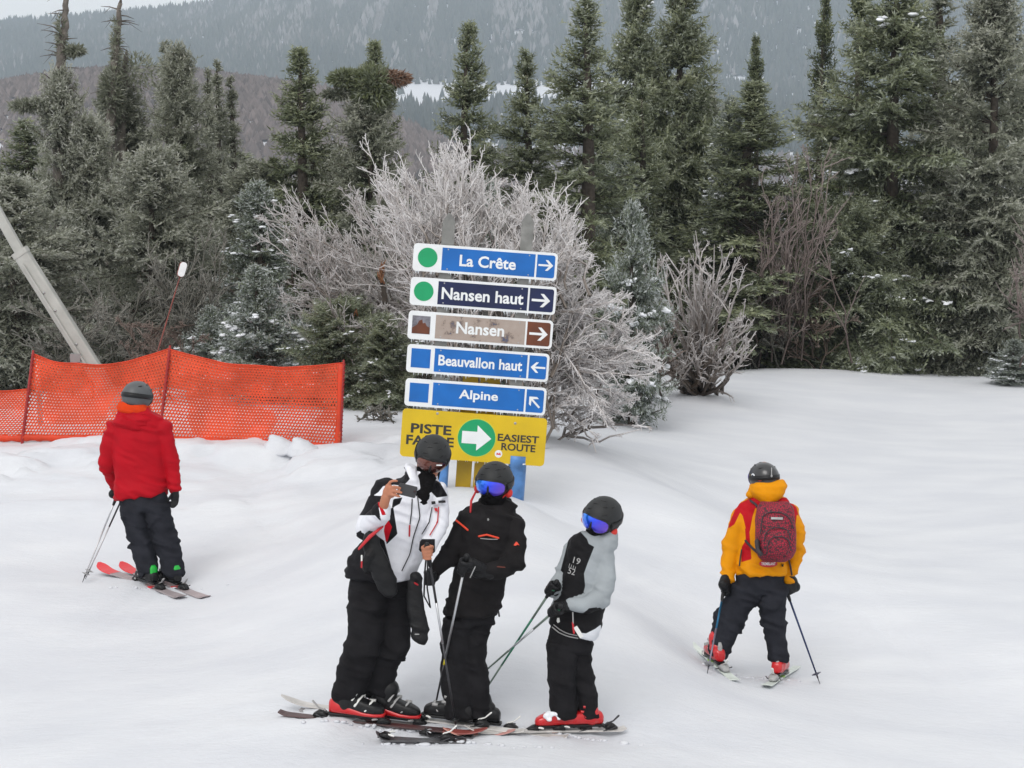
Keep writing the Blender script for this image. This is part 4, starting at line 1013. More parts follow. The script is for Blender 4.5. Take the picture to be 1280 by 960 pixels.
class Fig:
    def __init__(s, d, label, foot, cat='person'):
        s.d = d; s.t = thing('person', tuple(foot), label, cat); s.G = {}
    def p(s, x, y, off=0): return P(x, y, s.d+off)
    def garment(s, name, mb, vox, m, bones, amp=.008, sm=4, layers=(), seed=1, freq=.055):
        V, N, F = remesh(mb, vox, sm); V = folds(V, N, bones, amp, freq, seed)
        o = obj(name, V, F, m, s.t, True); s.G[name] = V
        if layers:
            Q = to_px(V); nb = near_bone(V, bones); fr = N@FWD < .25
            for attr, items in layers:
                D = np.full(len(V), -5.0)
                for poly, bs, facing in items:
                    if callable(poly): q = poly(V, Q, nb)
                    else: q = sdf_poly(Q, poly)
                    if bs is not None: q = np.where(np.isin(nb, bs), q, -5.0)
                    if facing: q = np.where(fr, q, -5.0)
                    D = np.maximum(D, q)
                set_attr(o, attr, D)
        return o
    def surf(s, g, x, y, lift=.004):
        V = s.G[g]; Q = to_px(V); dd = V@FWD
        m = np.hypot(Q[:, 0]-x, Q[:, 1]-y) < 3.5
        if not m.any(): m = np.hypot(Q[:, 0]-x, Q[:, 1]-y) < 8
        if not m.any(): return P(x, y, s.d-.1)
        return P(x, y, dd[m].min()-lift)
    def line(s, name, g, pts, r, m, parent=None, n=8):
        pts = np.asarray(pts, float); L = np.concatenate([[0], np.cumsum(np.linalg.norm(np.diff(pts, axis=0), axis=1))])
        k = max(3, int(L[-1]/4)); tt = np.linspace(0, L[-1], k)
        q = [s.surf(g, np.interp(t, L, pts[:, 0]), np.interp(t, L, pts[:, 1])) for t in tt]
        b = MB(); b.tube(q, r, 6, True); return b.build(name, m, parent or s.t, True)
    def patch(s, name, g, poly, m, t=.004, parent=None):
        W = [s.surf(g, *q, lift=.002) for q in poly]; b = MB(); n = len(W); A = np.array(W); c = s.surf(g, *np.mean(poly, 0), lift=.003)
        top = np.concatenate([A-FWD*t, [c-FWD*t]]); F = [(i, n, (i+1) % n) for i in range(n)]
        F += [(i, (i+1) % n, n+1+(i+1) % n, n+1+i) for i in range(n)]
        b.add(np.concatenate([top, A+FWD*.01]), F); return b.build(name, m, parent or s.t)

def helmet(f, c, fw, up, sc, m=None, lens=None, strap_text=None, mask=True, maskm=None, goggles=True, vents=True, liner=None, txt_az=1.25, frontdrop=14, earm=None, strap=None, txtflip=1):
    fw = nrm(fw); up = nrm(np.asarray(up)-fw*np.dot(up, fw)); sd = np.cross(fw, up)
    R = np.array([.118, .142, .124])*sc; c = np.asarray(c); t = f.t
    def ep(az, el, k=1.0):
        return c+k*(np.cos(el)*np.sin(az)*R[0])[..., None]*sd+k*(np.cos(el)*np.cos(az)*R[1])[..., None]*fw+k*(np.sin(el)*R[2])[..., None]*up
    na, ne = 44, 16; az = np.arange(na)*2*math.pi/na
    lim = np.interp(np.degrees(np.minimum(az, 2*math.pi-az)), [0, 45, 62, 80, 110, 140, 180], [frontdrop, frontdrop-4, -12, -44, -46, -34, -30])
    lim = np.radians(lim); rings = [ep(az, lim+.05, .86), ep(az, lim, .93), ep(az, lim, 1.0)]
    for j in range(1, ne): rings.append(ep(az, lim+(math.radians(89)-lim)*j/(ne-1), 1.0+.0*j))
    b = MB(); b.rings(rings, cap=False); hs_ = b.build('helmet', m or m_helm, t, True)
    if vents:
        for a, e in ((.45, 50), (-.45, 50), (1.2, 52), (-1.2, 52), (0, 70), (2.2, 45), (-2.2, 45), (.55, 28), (-.55, 28)):  # vent slots not cut: dark pieces stand in for the shade inside them
            a_ = np.array([a]); e_ = np.array([math.radians(e)]); q = ep(a_, e_, 1.0)[0]; nn = nrm(q-c); tt = nrm(np.cross(nn, up)); bb = MB()
            bb.ell(q, (.020*sc, .0065*sc, .003), [nrm(tt+.3*np.cross(nn, tt)), nrm(np.cross(nn, tt)), nn], 12, 6); bb.build('vent', m_dark, hs_, True)
    # rim edge
    b = MB(); lp = list(ep(az, lim, .99)); b.tube(lp+[lp[0]], .004*sc, 6); b.build('rim', m_dark, hs_, True)
    if mask:
        b = MB(); b.ell(c-up*.035*sc+fw*.012, (.086*sc, .112*sc, .115*sc), [sd, fw, up]); b.ell(c-up*.09*sc+fw*.055*sc, (.055*sc, .055*sc, .045*sc), [sd, fw, up])
        b.ell(c-up*.055*sc+fw*.112*sc, (.024*sc, .032*sc, .034*sc), [sd, fw, up]); b.tube([c-up*.08*sc, c-up*.22*sc-fw*.01], [.078*sc, .088*sc], 14, True)
        V, N, F = remesh(b, .009, 3); V = V+N*(.002*vnoise(V*40, 3))[:, None]; obj('face_mask', V, F, maskm or m_fleece, t, True)
    if goggles:
        def disc(ka, ke, k, el0, notch, n=40, rr=7):
            V = []; th = np.arange(n)*2*math.pi/n
            x = np.sign(np.cos(th))*np.abs(np.cos(th))**(2/3.0); y = np.sign(np.sin(th))*np.abs(np.sin(th))**(2/3.0)
            y = np.where(y < 0, y*(1-notch*np.exp(-(x/.20)**2)), y)
            Vs = []
            for q in np.linspace(0, 1, rr):
                Vs.append(ep(x*q*ka, np.radians(el0)+y*q*ke, k*(1+.02*(1-q*q))))
            return Vs
        fr_ = disc(math.radians(62), math.radians(29), 1.01, -11, .30); fb = disc(math.radians(62), math.radians(29), .86, -11, .30)
        b = MB(); b.rings([fb[-1], fr_[-1]]+fr_[:-1][::-1], cap=False); g_ = b.build('goggles', m_dark, t, True)
        ln = disc(math.radians(50), math.radians(22), 1.05, -10, .72)
        b = MB(); b.rings(ln[::-1], cap=False); b.rings([ln[-1], disc(math.radians(50), math.radians(22), 1.0, -10, .72)[-1]], cap=False)
        lo = b.build('lens', lens, g_, True)
        VV = np.concatenate(b.V); tone = .5+((VV-c)@sd)/(R[0]*2)*.9+((VV-c)@up)/R[2]*.25
        set_attr(lo, 'tone', np.clip(tone, 0, 1))
        b = MB(); q = ep(np.array([0.0]), np.array([math.radians(-11)]), 1.075)[0]; b.ell(q, (.0075*sc, .030*sc, .006), [sd, up, fw], 10, 8); b.build('dark_reflection', m_dark, g_, True)  # dark reflection at the lens centre, modelled as a solid black patch
        aa = np.linspace(math.radians(60), math.radians(300), 46); V1 = []; h_ = math.radians(8.5*(1))
        el = np.radians(-4+12*np.sin((aa-math.radians(60))/math.radians(240)*math.pi))
        ring = [np.array([ep(np.array([a]), np.array([e-h_]), 1.015)[0], ep(np.array([a]), np.array([e-h_]), 1.045)[0], ep(np.array([a]), np.array([e+h_]), 1.045)[0], ep(np.array([a]), np.array([e+h_]), 1.015)[0]]) for a, e in zip(aa, el)]
        b = MB(); b.rings(ring); st = b.build('strap', strap or m_dark, g_, True)
        if strap_text:
            cu = bpy.data.curves.new('t', 'FONT'); cu.body = strap_text; cu.align_x = 'CENTER'; cu.align_y = 'CENTER'; cu.offset = .03
            o = bpy.data.objects.new('t', cu); col.objects.link(o); dg = bpy.context.evaluated_depsgraph_get(); me = bpy.data.meshes.new_from_object(o.evaluated_get(dg))
            V = np.array([tuple(q.co) for q in me.vertices]); F = [tuple(p.vertices) for p in me.polygons]; bpy.data.objects.remove(o); bpy.data.curves.remove(cu)
            V -= (V.min(0)+V.max(0))/2; V /= (V[:, 0].max()-V[:, 0].min())
            e0 = np.radians(-4+12*math.sin((abs(txt_az)-math.radians(60))/math.radians(240)*math.pi))
            W = ep(txt_az+txtflip*V[:, 0]*.46, e0+V[:, 1]*.52, 1.06); obj('strap_lettering', W, F, m_white, st)
    if liner:
        b = MB()
        for sg in (-1, 1):
            b.tube([ep(np.array([sg*a]), np.array([math.radians(e)]), .96)[0] for a, e in ((1.35, -30), (1.15, -48), (.8, -58), (.3, -62), (0, -63))], .006*sc, 6, True)
        V = np.concatenate(b.V); b.build('chin_strap', liner, hs_, True)
        for sg in (-1, 1):
            b = MB(); q = ep(np.array([sg*1.45]), np.array([math.radians(-30)]), 1.0)[0]; b.ell(q, (.025*sc, .03*sc, .03*sc), [sd, fw, up], 12, 8); b.build('ear_pad', liner, hs_, True)
    return hs_, ep

def boot(f, g, fw, s, shell, cuff, accent, up=None, lean=.05, buckles=True, spoiler=None, leg=None, lower=None):
    """g: sole centre below the ankle"""
    fw = np.array(fw, float); z = nrm(np.array([0, 0, 1.0]) if up is None else up); fw = nrm(fw-z*np.dot(fw, z)); sd = np.cross(fw, z)
    L = lambda a, b_, c: np.asarray(g)+s*(a*fw+b_*sd+c*z)
    b = MB(); b.loft([(L(x, 0, .018+h), sd*w_*s, z*h*s) for x, w_, h in ((-.105, .028, .034), (-.085, .042, .046), (-.03, .047, .052), (.04, .047, .054), (.10, .051, .043), (.155, .047, .036), (.19, .034, .028), (.203, .018, .020))], 18, 2.8)
    b.tube([L(-.02, 0, .06), L(.005, 0, .13), L(.02, 0, .17)], [.055*s, .054*s, .055*s], 14, True)
    V, N, F = remesh(b, .008, 3); sh = obj('boot_shell', V, F, shell, f.t, True)
    top = L(.02+lean, 0, .24) if leg is None else np.asarray(leg); a0 = L(-.012, 0, .10); b = MB(); b.tube([a0, a0*.55+top*.45, top], [.060*s, .058*s, .054*s], 16, True)
    V, N, F = remesh(b, .009, 3); obj('boot_cuff', V, F, cuff, f.t, True)
    b = MB(); b.loft([(L(x, 0, .010), sd*w_*s, z*.011*s) for x, w_ in ((-.115, .026), (-.10, .034), (.0, .03), (.14, .034), (.195, .028), (.212, .02))], 10, 4); b.build('boot_sole', m_dark, f.t)
    if lower:
        b = MB(); b.loft([(L(x, 0, .018+h), sd*w_*s*1.05, z*h*s) for x, w_, h in ((-.110, .030, .036), (-.09, .044, .042), (-.03, .049, .034), (.04, .049, .022), (.10, .053, .014), (.155, .049, .012), (.195, .036, .012), (.208, .018, .010))], 18, 3); b.build('lower_shell', lower, f.t, True)
    if buckles:
        for x, h, w_ in ((.125, .092, .046), (.065, .115, .047), (.050, .150, .050)):
            bb = MB(); bb.tube([L(x-.02, -w_*1.02, h-.035), L(x-.002, -w_*.7, h-.004), L(x+.012, 0, h+.012), L(x-.002, w_*.7, h-.004), L(x-.02, w_*1.02, h-.035)], .0085*s, 6, True, .5)
            bb.box(L(x, -w_*.75, h), np.array([.018, .012, .008])*s, [fw, sd, z]); bb.build('buckle', accent, sh, True)
    if spoiler:
        sw_ = 1.0 if shell is m_dark else .5; b = MB(); b.loft([(L(-.080, 0, .05), sd*.030*s*sw_, fw*.012*s), (L(-.079, 0, .09), sd*.036*s*sw_, fw*.014*s), (L(-.076, 0, .135), sd*.034*s*sw_, fw*.014*s), (L(-.072, 0, .16), sd*.018*s*sw_, fw*.010*s)], 12, 2.5); b.build('boot_spoiler', spoiler, f.t, True)
def ski(label, g, fw, L, top, s=1.0, ahead=.56, under=None, sink=.035, bind=m_dark, accent=None, group=None, tipm=None, tilt=0, name='ski', width=.64, hb=True, tb=True, lever=None):
    fw = nrm(np.array([fw[0], fw[1], 0])); g = np.asarray(g, float)
    a, c = g+fw*.45, g-fw*.45; za, zc = gz(a[0], a[1]), gz(c[0], c[1]); sl = (za-zc)/.9+tilt; zm = gz(g[0], g[1])
    zm = max(zm, (za+zc)/2)
    f3 = nrm(fw+np.array([0, 0, sl])); sd = np.cross(fw, [0, 0, 1.0]); up = np.cross(sd, f3); o = np.array([g[0], g[1], zm-sink])
    t = thing(name, tuple(o), label, 'ski', group)
    X = []; 
    for q in np.linspace(0, 1, 40):
        x = (q-(1-ahead))*L
        wd = (.058-.020*math.sin(math.pi*min(1, max(0, (q-.06)/.80)))+.004*q)*width
        if q > .93: wd *= math.sqrt(max(0, 1-((q-.93)/.072)**2))
        if q < .015: wd *= .8
        z = .045*max(0, (q-.86)/.14)**2+.015*max(0, (.05-q)/.05)**2+.006
        th = .0085 if .2 < q < .8 else .0055
        cc = o+f3*x+up*z; X.append(np.array([cc-sd*wd, cc-sd*(wd*.93)+up*th, cc+sd*(wd*.93)+up*th, cc+sd*wd, cc+sd*wd-up*.001, cc-sd*wd-up*.001][:6]))
    b = MB(); b.rings(X); bo = b.build('ski_body', top, t)
    if tipm is not None:
        b = MB(); b.rings([r+up*.0012 for r in X[31:]]); b.build('tip_print', tipm, bo)
        b = MB(); b.rings([r+up*.0012 for r in X[12:15]]); b.build('tail_print', tipm, bo)
    Lc = lambda x, y, z: o+s*(x*f3+y*sd)+up*(z*s+.014)
    if hb:
        b = MB(); b.loft([(Lc(-.135, 0, .012), sd*.034*s, up*.014*s), (Lc(-.165, 0, .024), sd*.036*s, up*.026*s), (Lc(-.20, 0, .022), sd*.03*s, up*.022*s), (Lc(-.23, 0, .012), sd*.024*s, up*.010*s)], 12, 3); hbo = b.build('heel_binding', bind, t, True)
        b = MB(); b.tube([Lc(-.16, 0, .045), Lc(-.20, 0, .06), Lc(-.235, 0, .095)], [.010*s, .009*s, .012*s], 8, True, .5); b.build('heel_lever', lever or accent or m_whitepl, hbo, True)
        b = MB()
        for sg in (-1, 1): b.tube([Lc(-.11, sg*.045, .0), Lc(-.16, sg*.05, .012), Lc(-.20, sg*.05, .03)], .004*s, 6, True)
        b.build('brake', m_darkalu, hbo, True)
    if tb:
        b = MB(); b.loft([(Lc(.19, 0, .016), sd*.038*s, up*.018*s), (Lc(.225, 0, .022), sd*.034*s, up*.022*s), (Lc(.27, 0, .012), sd*.02*s, up*.010*s)], 12, 3); tbo = b.build('toe_binding', bind, t, True)
        b = MB()
        for sg in (-1, 1): b.tube([Lc(.20, sg*.02, .03), Lc(.18, sg*.038, .034), Lc(.165, sg*.042, .03)], .007*s, 6, True)
        b.build('toe_wing', accent or m_greypl, tbo, True)
    return o+up*(.026*s+.014), f3, up
def pole(label, top, tip, segs, r=.0078, basket=.035, bm=m_dark, gm=m_dark, strap=True, group=None, grip=.13, tipl=.05):
    top = np.asarray(top, float); tip = np.asarray(tip, float); e = nrm(tip-top); L = np.linalg.norm(tip-top)
    base = tip.copy(); t = thing('ski_pole', tuple(base), label, 'ski pole', group)
    prev = 0.06
    for q, m in segs:
        b = MB(); b.tube([top+e*L*prev, top+e*L*q], [r*(1.08-.35*prev), r*(1.08-.35*q)], 10); b.build('shaft', m, t, True); prev = q
    b = MB(); b.tube([top-e*.01, top+e*.01, top+e*.035, top+e*grip*.8, top+e*grip], [.017, .019, .0145, .0135, .011], 12, True); b.build('grip', gm, t, True)
    b = MB(); b.tube([tip-e*.09, tip-e*tipl], [r*.95, r*.85], 8); b.tube([tip-e*tipl, tip], [r*.6, .002], 8); b.build('ferrule', m_darkalu, t, True)
    u = nrm(np.cross(e, [1, .2, 0])); v = np.cross(e, u); c = tip-e*.075; b = MB()
    ring = lambda rr, o: np.array([c+e*o+rr*(math.cos(a)*u+math.sin(a)*v)*(1+.10*math.cos(a*4)) for a in np.arange(24)*math.pi/12])
    b.rings([ring(.010, .004), ring(basket, -.004), ring(basket*1.02, -.007), ring(.012, -.012)]); b.build('basket', bm, t, True)
    return t, e
def strap_loop(t, top, pts, m=None):
    b = MB(); b.tube([np.asarray(top)]+[np.asarray(p) for p in pts]+[np.asarray(top)+[.004, 0, -.02]], [.006]*(len(pts)+2), 6, True, .35); b.build('wrist_strap', m or m_dark, t, True)
def body_blob(f, head, fw, up, chain, hsc=1.0, vox=.011, hands=None, nose=.72):
    """one continuous body: head with nose, jaw, ears, neck, trunk and limbs; clothes go over it"""
    fw = nrm(fw); up = nrm(np.asarray(up)-fw*np.dot(up, fw)); sd = np.cross(fw, up); ax = [sd, fw, up]; h = np.asarray(head); b = MB()
    b.ell(h+up*.01, (.074*hsc, .092*hsc, .098*hsc), ax); b.ell(h-up*.055*hsc+fw*.025*hsc, (.056*hsc, .062*hsc, .062*hsc), ax)
    b.ell(h-up*.03*hsc+fw*.098*hsc*nose, (.013*hsc, .018*hsc, .024*hsc), ax, 10, 8); b.ell(h-up*.068*hsc+fw*.082*hsc, (.024*hsc, .010*hsc, .010*hsc), ax, 10, 8)
    for sg in (-1, 1):
        b.ell(h+sd*sg*.076*hsc-up*.02*hsc, (.009*hsc, .02*hsc, .03*hsc), ax, 10, 8); b.ell(h+sd*sg*.03*hsc+fw*.083*hsc-up*.005*hsc, (.014*hsc, .010*hsc, .009*hsc), ax, 10, 8)
    for pts, rad in chain: b.tube(pts, rad, 12, True)
    if hands: hands(b)
    V, N, F = remesh(b, vox, 2, .4); f.G['body'] = V
    return obj('body', V, F, m_skin, f.t, True)

# ------------------------------------------------------------------ man taking the picture (white, black and red jacket)
D = 12.0
fa = foot(436, 897, 12.02); fb = foot(481, 900, 12.1)
man = Fig(D, 'tall skier in a white, black and red jacket and black helmet holding up a phone', (fa+fb)/2)
p = man.p
Z1 = lambda *q: [(400+x/4.8, 530+y/4.8) for x, y in q]
mb = MB()
S = RIGHT; DP = FWD
def secs(f, rows, tilt=0):
    s_ = nrm(RIGHT+np.array([0, 0, tilt])); out = []
    for x, y, hw, hd, off in rows: out.append((f.p(x, y, off), s_*hw*(f.d+off)/FPX, DP*hd))
    return out
mb.loft(secs(man, [(527, 590, 15, .075, .0), (524, 599, 22, .09, .0), (518, 609, 33, .12, 0), (512, 625, 37, .135, 0), (509, 645, 38, .14, 0), (501, 668, 41, .145, 0), (488, 690, 43, .15, 0), (478, 708, 44.5, .165, 0), (474, 723, 43, .165, 0)], -.05), 26, 2.3)
sR, eR, wR = p(482, 614, -.01), p(461, 661, -.16), p(478, 640, -.38)
sL, eL, wL = p(544, 622, 0), p(548, 655, -.13), p(535, 683, -.26)
mb.tube([sR, p(470, 640, -.08), eR], [.082, .080, .076], 14, True); mb.tube([eR, p(467, 652, -.27), wR], [.076, .066, .052], 14, True)
mb.tube([sL, p(549, 640, -.06), eL], [.075, .066, .060], 14, True); mb.tube([eL, p(542, 670, -.20), wL], [.060, .052, .045], 14, True)
# collar wings
mb.loft([(p(512, 580, -.03), RIGHT*.018, DP*.07), (p(516, 600, -.06), RIGHT*.035, DP*.09), (p(520, 612, -.07), RIGHT*.03, DP*.08)], 12)
mb.loft([(p(551, 606, -.06), RIGHT*.012, DP*.05), (p(552, 618, -.09), RIGHT*.034, DP*.055), (p(547, 630, -.08), RIGHT*.03, DP*.06)], 12)
BM = [(p(520, 610), p(478, 715), .19), (sR, eR, .085), (eR, wR, .07), (sL, eL, .075), (eL, wL, .06)]
m_manj = mat('white_black_red_shell', (.70, .71, .76), .62, spec=.12, bump=.35, bscale=40, var=.05, vscale=7, layers=[('black_part', (.0085, .008, .010)), ('red_part', lin(178, 16, 32))])
blk = [(Z1((300, 440), (305, 370), (345, 325), (440, 262), (505, 255), (540, 330), (500, 372), (445, 365), (380, 372), (350, 410)), [0, 1], 0),
       (Z1((205, 515), (300, 428), (375, 432), (400, 470), (352, 500), (368, 590), (330, 548), (215, 548)), [1, 2], 0),
       (Z1((395, 520), (440, 500), (465, 660), (400, 722), (385, 640)), [0], 1), (Z1((440, 450), (495, 440), (480, 478), (430, 505)), [0], 1),
       (Z1((140, 760), (150, 700), (240, 640), (300, 640), (385, 700), (410, 790), (455, 955), (440, 1020), (130, 1020)), [0, 1], 0),
       (Z1((130, 700), (215, 655), (260, 640), (330, 700), (330, 800), (130, 800)), [1], 0),
       (Z1((690, 335), (720, 350), (768, 432), (700, 442), (662, 402)), [0, 3], 1), (Z1((590, 770), (600, 690), (690, 690), (690, 860), (590, 860)), [3, 4], 0)]
red = [(Z1((398, 556), (432, 618), (398, 722), (383, 640)), [0], 1), (Z1((350, 430), (372, 425), (372, 500), (400, 545), (372, 548), (348, 480)), [2], 0), (Z1((655, 665), (705, 575), (712, 600), (668, 680)), [0, 3], 1)]
jk = man.garment('jacket', mb, .0095, m_manj, BM, .0075, 4, [('black_part', blk), ('red_part', red)], 3)
man.line('zip', 'jacket', Z1((553, 450), (550, 520), (540, 600)), .0035, m_dark); man.line('zip_pull', 'jacket', Z1((538, 610), (536, 672)), .005, m_redtrim)
man.line('front_zip', 'jacket', Z1((585, 430), (600, 560), (560, 680), (540, 780), (492, 880)), .0035, m_dark)
man.line('piping', 'jacket', Z1((672, 500), (655, 590), (612, 660)), .0035, m_dark); man.line('piping', 'jacket', Z1((712, 500), (705, 590), (660, 665)), .004, m_redtrim)

for q in (Z1((668, 465), (690, 462), (694, 478), (670, 484)), Z1((710, 460), (752, 458), (754, 472), (712, 474))): man.patch('collar_tab', 'jacket', q, m_dark)
man.patch('chest_badge', 'jacket', Z1((686, 502), (704, 506), (706, 526), (688, 520)), m_redtrim)
# trousers
tb = MB()
tb.loft(secs(man, [(475, 708, 36, .12, 0), (474, 728, 38, .13, 0), (474, 742, 38, .13, 0)]), 24, 2.3)
tb.loft(secs(man, [(460, 735, 25, .12, -.03), (459, 765, 23.5, .115, -.05), (458, 795, 21, .105, -.08), (451, 815, 21.5, .10, -.09), (443, 838, 22, .098, -.04), (438, 858, 20.5, .095, 0), (437, 872, 20, .09, .02)]), 22, 2.2)
tb.loft(secs(man, [(492, 735, 23, .12, .05), (492, 765, 21, .115, .05), (490, 795, 20.5, .105, .02), (485, 815, 20.5, .10, .02), (478, 838, 18.5, .095, .06), (473, 856, 17.5, .09, .09), (472, 868, 17.5, .085, .1)]), 22, 2.2)
BT = [(p(474, 715), p(474, 740), .2), (p(460, 740, -.03), p(456, 805, -.08), .11), (p(456, 805, -.08), p(437, 872, .02), .1), (p(492, 740, .05), p(488, 805, .02), .11), (p(488, 805, .02), p(472, 868, .1), .09)]
man.garment('trousers', tb, .011, m_blackcloth, BT, .012, 3, seed=5)
# body with bare hands round the phone and on the pole
ph_c = p(509, 613, -.46); pu = nrm(np.array([math.cos(math.radians(-14)), 0, math.sin(math.radians(-14))])); pv = nrm(np.cross(pu, [0, 1, 0]))*-1
pv = np.array([-pu[2], 0, pu[0]])
def bare(b):
    q = lambda x, y, o: P(400+x/4.8, 530+y/4.8, D+o)
    b.tube([wR, q(385, 480, -.42), q(396, 440, -.44)], [.030, .030, .030], 10, True)
    b.ell(q(400, 415, -.45), (.026, .02, .040)); b.ell(q(412, 385, -.455), (.026, .018, .030)); b.ell(q(430, 410, -.45), (.026, .018, .036))
    b.tube([q(408, 372, -.46), q(420, 348, -.47), q(440, 340, -.475), q(462, 342, -.475)], [.0105, .0098, .009, .0078], 9, True)
    b.tube([q(420, 388, -.47), q(440, 376, -.482), q(462, 378, -.482), q(482, 386, -.478)], [.0105, .0098, .009, .0078], 9, True)
    b.tube([q(422, 406, -.47), q(445, 402, -.482), q(470, 408, -.482), q(490, 412, -.478)], [.0105, .0098, .009, .0078], 9, True)
    b.tube([q(420, 424, -.47), q(440, 426, -.48), q(462, 432, -.48), q(480, 436, -.476)], [.0098, .009, .0082, .007], 9, True)
    b.tube([q(402, 420, -.43), q(430, 430, -.41), q(470, 425, -.415)], [.012, .0105, .008], 9, True)
    hand(b, p(534.5, 690, -.34), nrm(p(534.5, 690, -.34)-p(570, 915, -.12)), np.array([0, .6, .5]), 1.05, 1.05, wL, 1)
body_blob(man, p(539, 578, -.02), vdir(.12, -.45, 1), vdir(.30, 1, .35), [([p(534, 596), p(522, 612), p(505, 660), p(476, 715)], [.055, .1, .13, .13]), ([sR, eR, wR], [.06, .05, .032]), ([sL, eL, wL], [.05, .045, .03]),
          ([p(462, 722), p(458, 800, -.08), p(440, 870, .02)], [.09, .06, .045]), ([p(488, 722, .03), p(488, 805, .02), p(473, 866, .1)], [.09, .06, .045])], vox=.0065, hands=bare)
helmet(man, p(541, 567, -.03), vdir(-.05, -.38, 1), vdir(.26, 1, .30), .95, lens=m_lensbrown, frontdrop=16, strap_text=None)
b = MB(); b.tube([p(532, 590, -.02), p(529, 606, -.06), p(528, 618, -.10), p(528, 632, -.12)], [.07, .078, .055, .02], 14, True, .8); V, N, F = remesh(b, .01, 3); V = folds(V, N, [(p(532, 590), p(527, 638, -.1), .08)], .006, .03, 8); obj('neck_warmer', V, F, m_fleece, man.t, True)
b = MB(); q = P(549, 581.5, D-.155); b.prism(rrect(-.018, -.0035, .018, .0035, .003, 3), q, nrm(np.array([1, 0, -.02])), nrm(np.array([0, .1, 1])), -FWD, .002); b.build('helmet_mark', m_white, man.t)
# phone
ph = thing('phone', tuple(ph_c), 'black phone held up sideways by the man in the white jacket', 'phone')
b = MB(); b.prism(rrect(-.058, -.036, .058, .036, .009), ph_c, pu, pv, -FWD, .009); po = b.build('case', mat('phone_case', (.035, .035, .038), .4), ph)
b = MB(); b.prism(rrect(.036, -.008, .056, .014, .004), ph_c-FWD*.009, pu, pv, -FWD, .0015); b.build('camera_bump', m_darkalu, po)
b = MB(); b.ell(ph_c+pu*.046+pv*.005-FWD*.0105, (.006, .003, .006), nu=12, nv=6); b.build('camera_lens', m_lensbrown, po, True)
# boots, skis
dirm = nrm((on_ground(653, 922, 11.8)-on_ground(402, 889, 12.1))*[1, 1, 0])
sole, f3, u3 = ski('dark ski under the left-hand boot of the tall man', fa+np.array([.0, 0, 0]), dirm, 1.35, mat('ski_dark_red', lin(72, 48, 48), .4, var=.2), ahead=.66, bind=m_dark, accent=m_greypl, tipm=mat('ski_print_red', lin(140, 70, 64), .4), lever=m_greypl)
boot(man, sole-u3*.002, f3, 1.12, m_dark, m_dark, m_whitepl, u3, .03, lower=m_redpl, leg=p(438, 866, .01))
sole, f3, u3 = ski('red and grey ski under the right-hand boot of the tall man', fb, dirm, 1.4, mat('ski_grey', (.30, .29, .30), .4, var=.2), ahead=.60, bind=m_dark, accent=m_greypl, tipm=mat('ski_print_pink', lin(180, 125, 118), .4), lever=m_dark)
boot(man, sole-u3*.002, f3, 1.12, m_dark, m_dark, m_greypl, u3, .02, lower=m_redpl, leg=p(473, 860, .09))
# mittens hanging from the wrists
def mitten(label, pts, rad, flat, thumb, trim, tag_=None, seed=1):
    c = pts[-1]; t = thing('mitten', tuple(c), label, 'mitten', None); b = MB(); b.tube(pts, rad, 16, True, flat, side=RIGHT)
    if thumb: b.tube(thumb, [.028, .03, .024], 10, True)
    V, N, F = remesh(b, .009, 4); V = folds(V, N, [(pts[0], pts[-1], .07)], .006, .05, seed); obj('mitten_body', V, F, m_leather, t, True)
    for nm, q, r_, m in trim:
        b = MB(); b.tube(q, r_, 8, True, .5); b.build(nm, m, t, True)
    return t
q = lambda x, y, o: P(400+x/4.8, 530+y/4.8, D+o)
mitten('black mitten with red cuff hanging below the phone hand', [q(300, 690, -.30), q(320, 760, -.30), q(365, 860, -.29), q(395, 950, -.27), q(408, 990, -.26)], [.046, .056, .066, .066, .054], .62, [q(300, 780, -.33), q(270, 830, -.32), q(280, 870, -.31)],
       [('red_cuff', [q(372, 618, -.34), q(300, 675, -.365), q(237, 745, -.345)], [.012, .020, .013], m_redtrim), ('pull_tab', [q(250, 790, -.36), q(250, 822, -.36)], .005, m_whitepl), ('pull_tab', [q(250, 822, -.36), q(249, 860, -.36)], .005, m_redtrim)], seed=2)
q2 = lambda x, y, o: P(400+x/4.364, 720+y/4.364, D+o)
mitten('black mitten hanging below the bare hand on the pole', [q2(520, 20, -.16), q2(515, 100, -.15), q2(525, 200, -.15), q2(545, 290, -.15), q2(552, 330, -.15)], [.044, .048, .056, .059, .050], .6, None,
       [('red_badge', [q2(520, 40, -.19), q2(530, 46, -.19)], .010, m_redtrim), ('badge', [q2(522, 318, -.185), q2(536, 318, -.185)], .007, m_greypl)], seed=4)
top = p(534, 683, -.345); tip = on_ground(571, 914, 11.85)
t, e = pole('grey and black ski pole held by the bare hand of the tall man', top, tip, [(.30, m_darkalu), (.52, m_alu), (.93, m_darkalu)], basket=.030)
strap_loop(t, top, [p(531, 715, -.36), p(530, 745, -.36), p(538, 760, -.35), p(534, 735, -.35)])

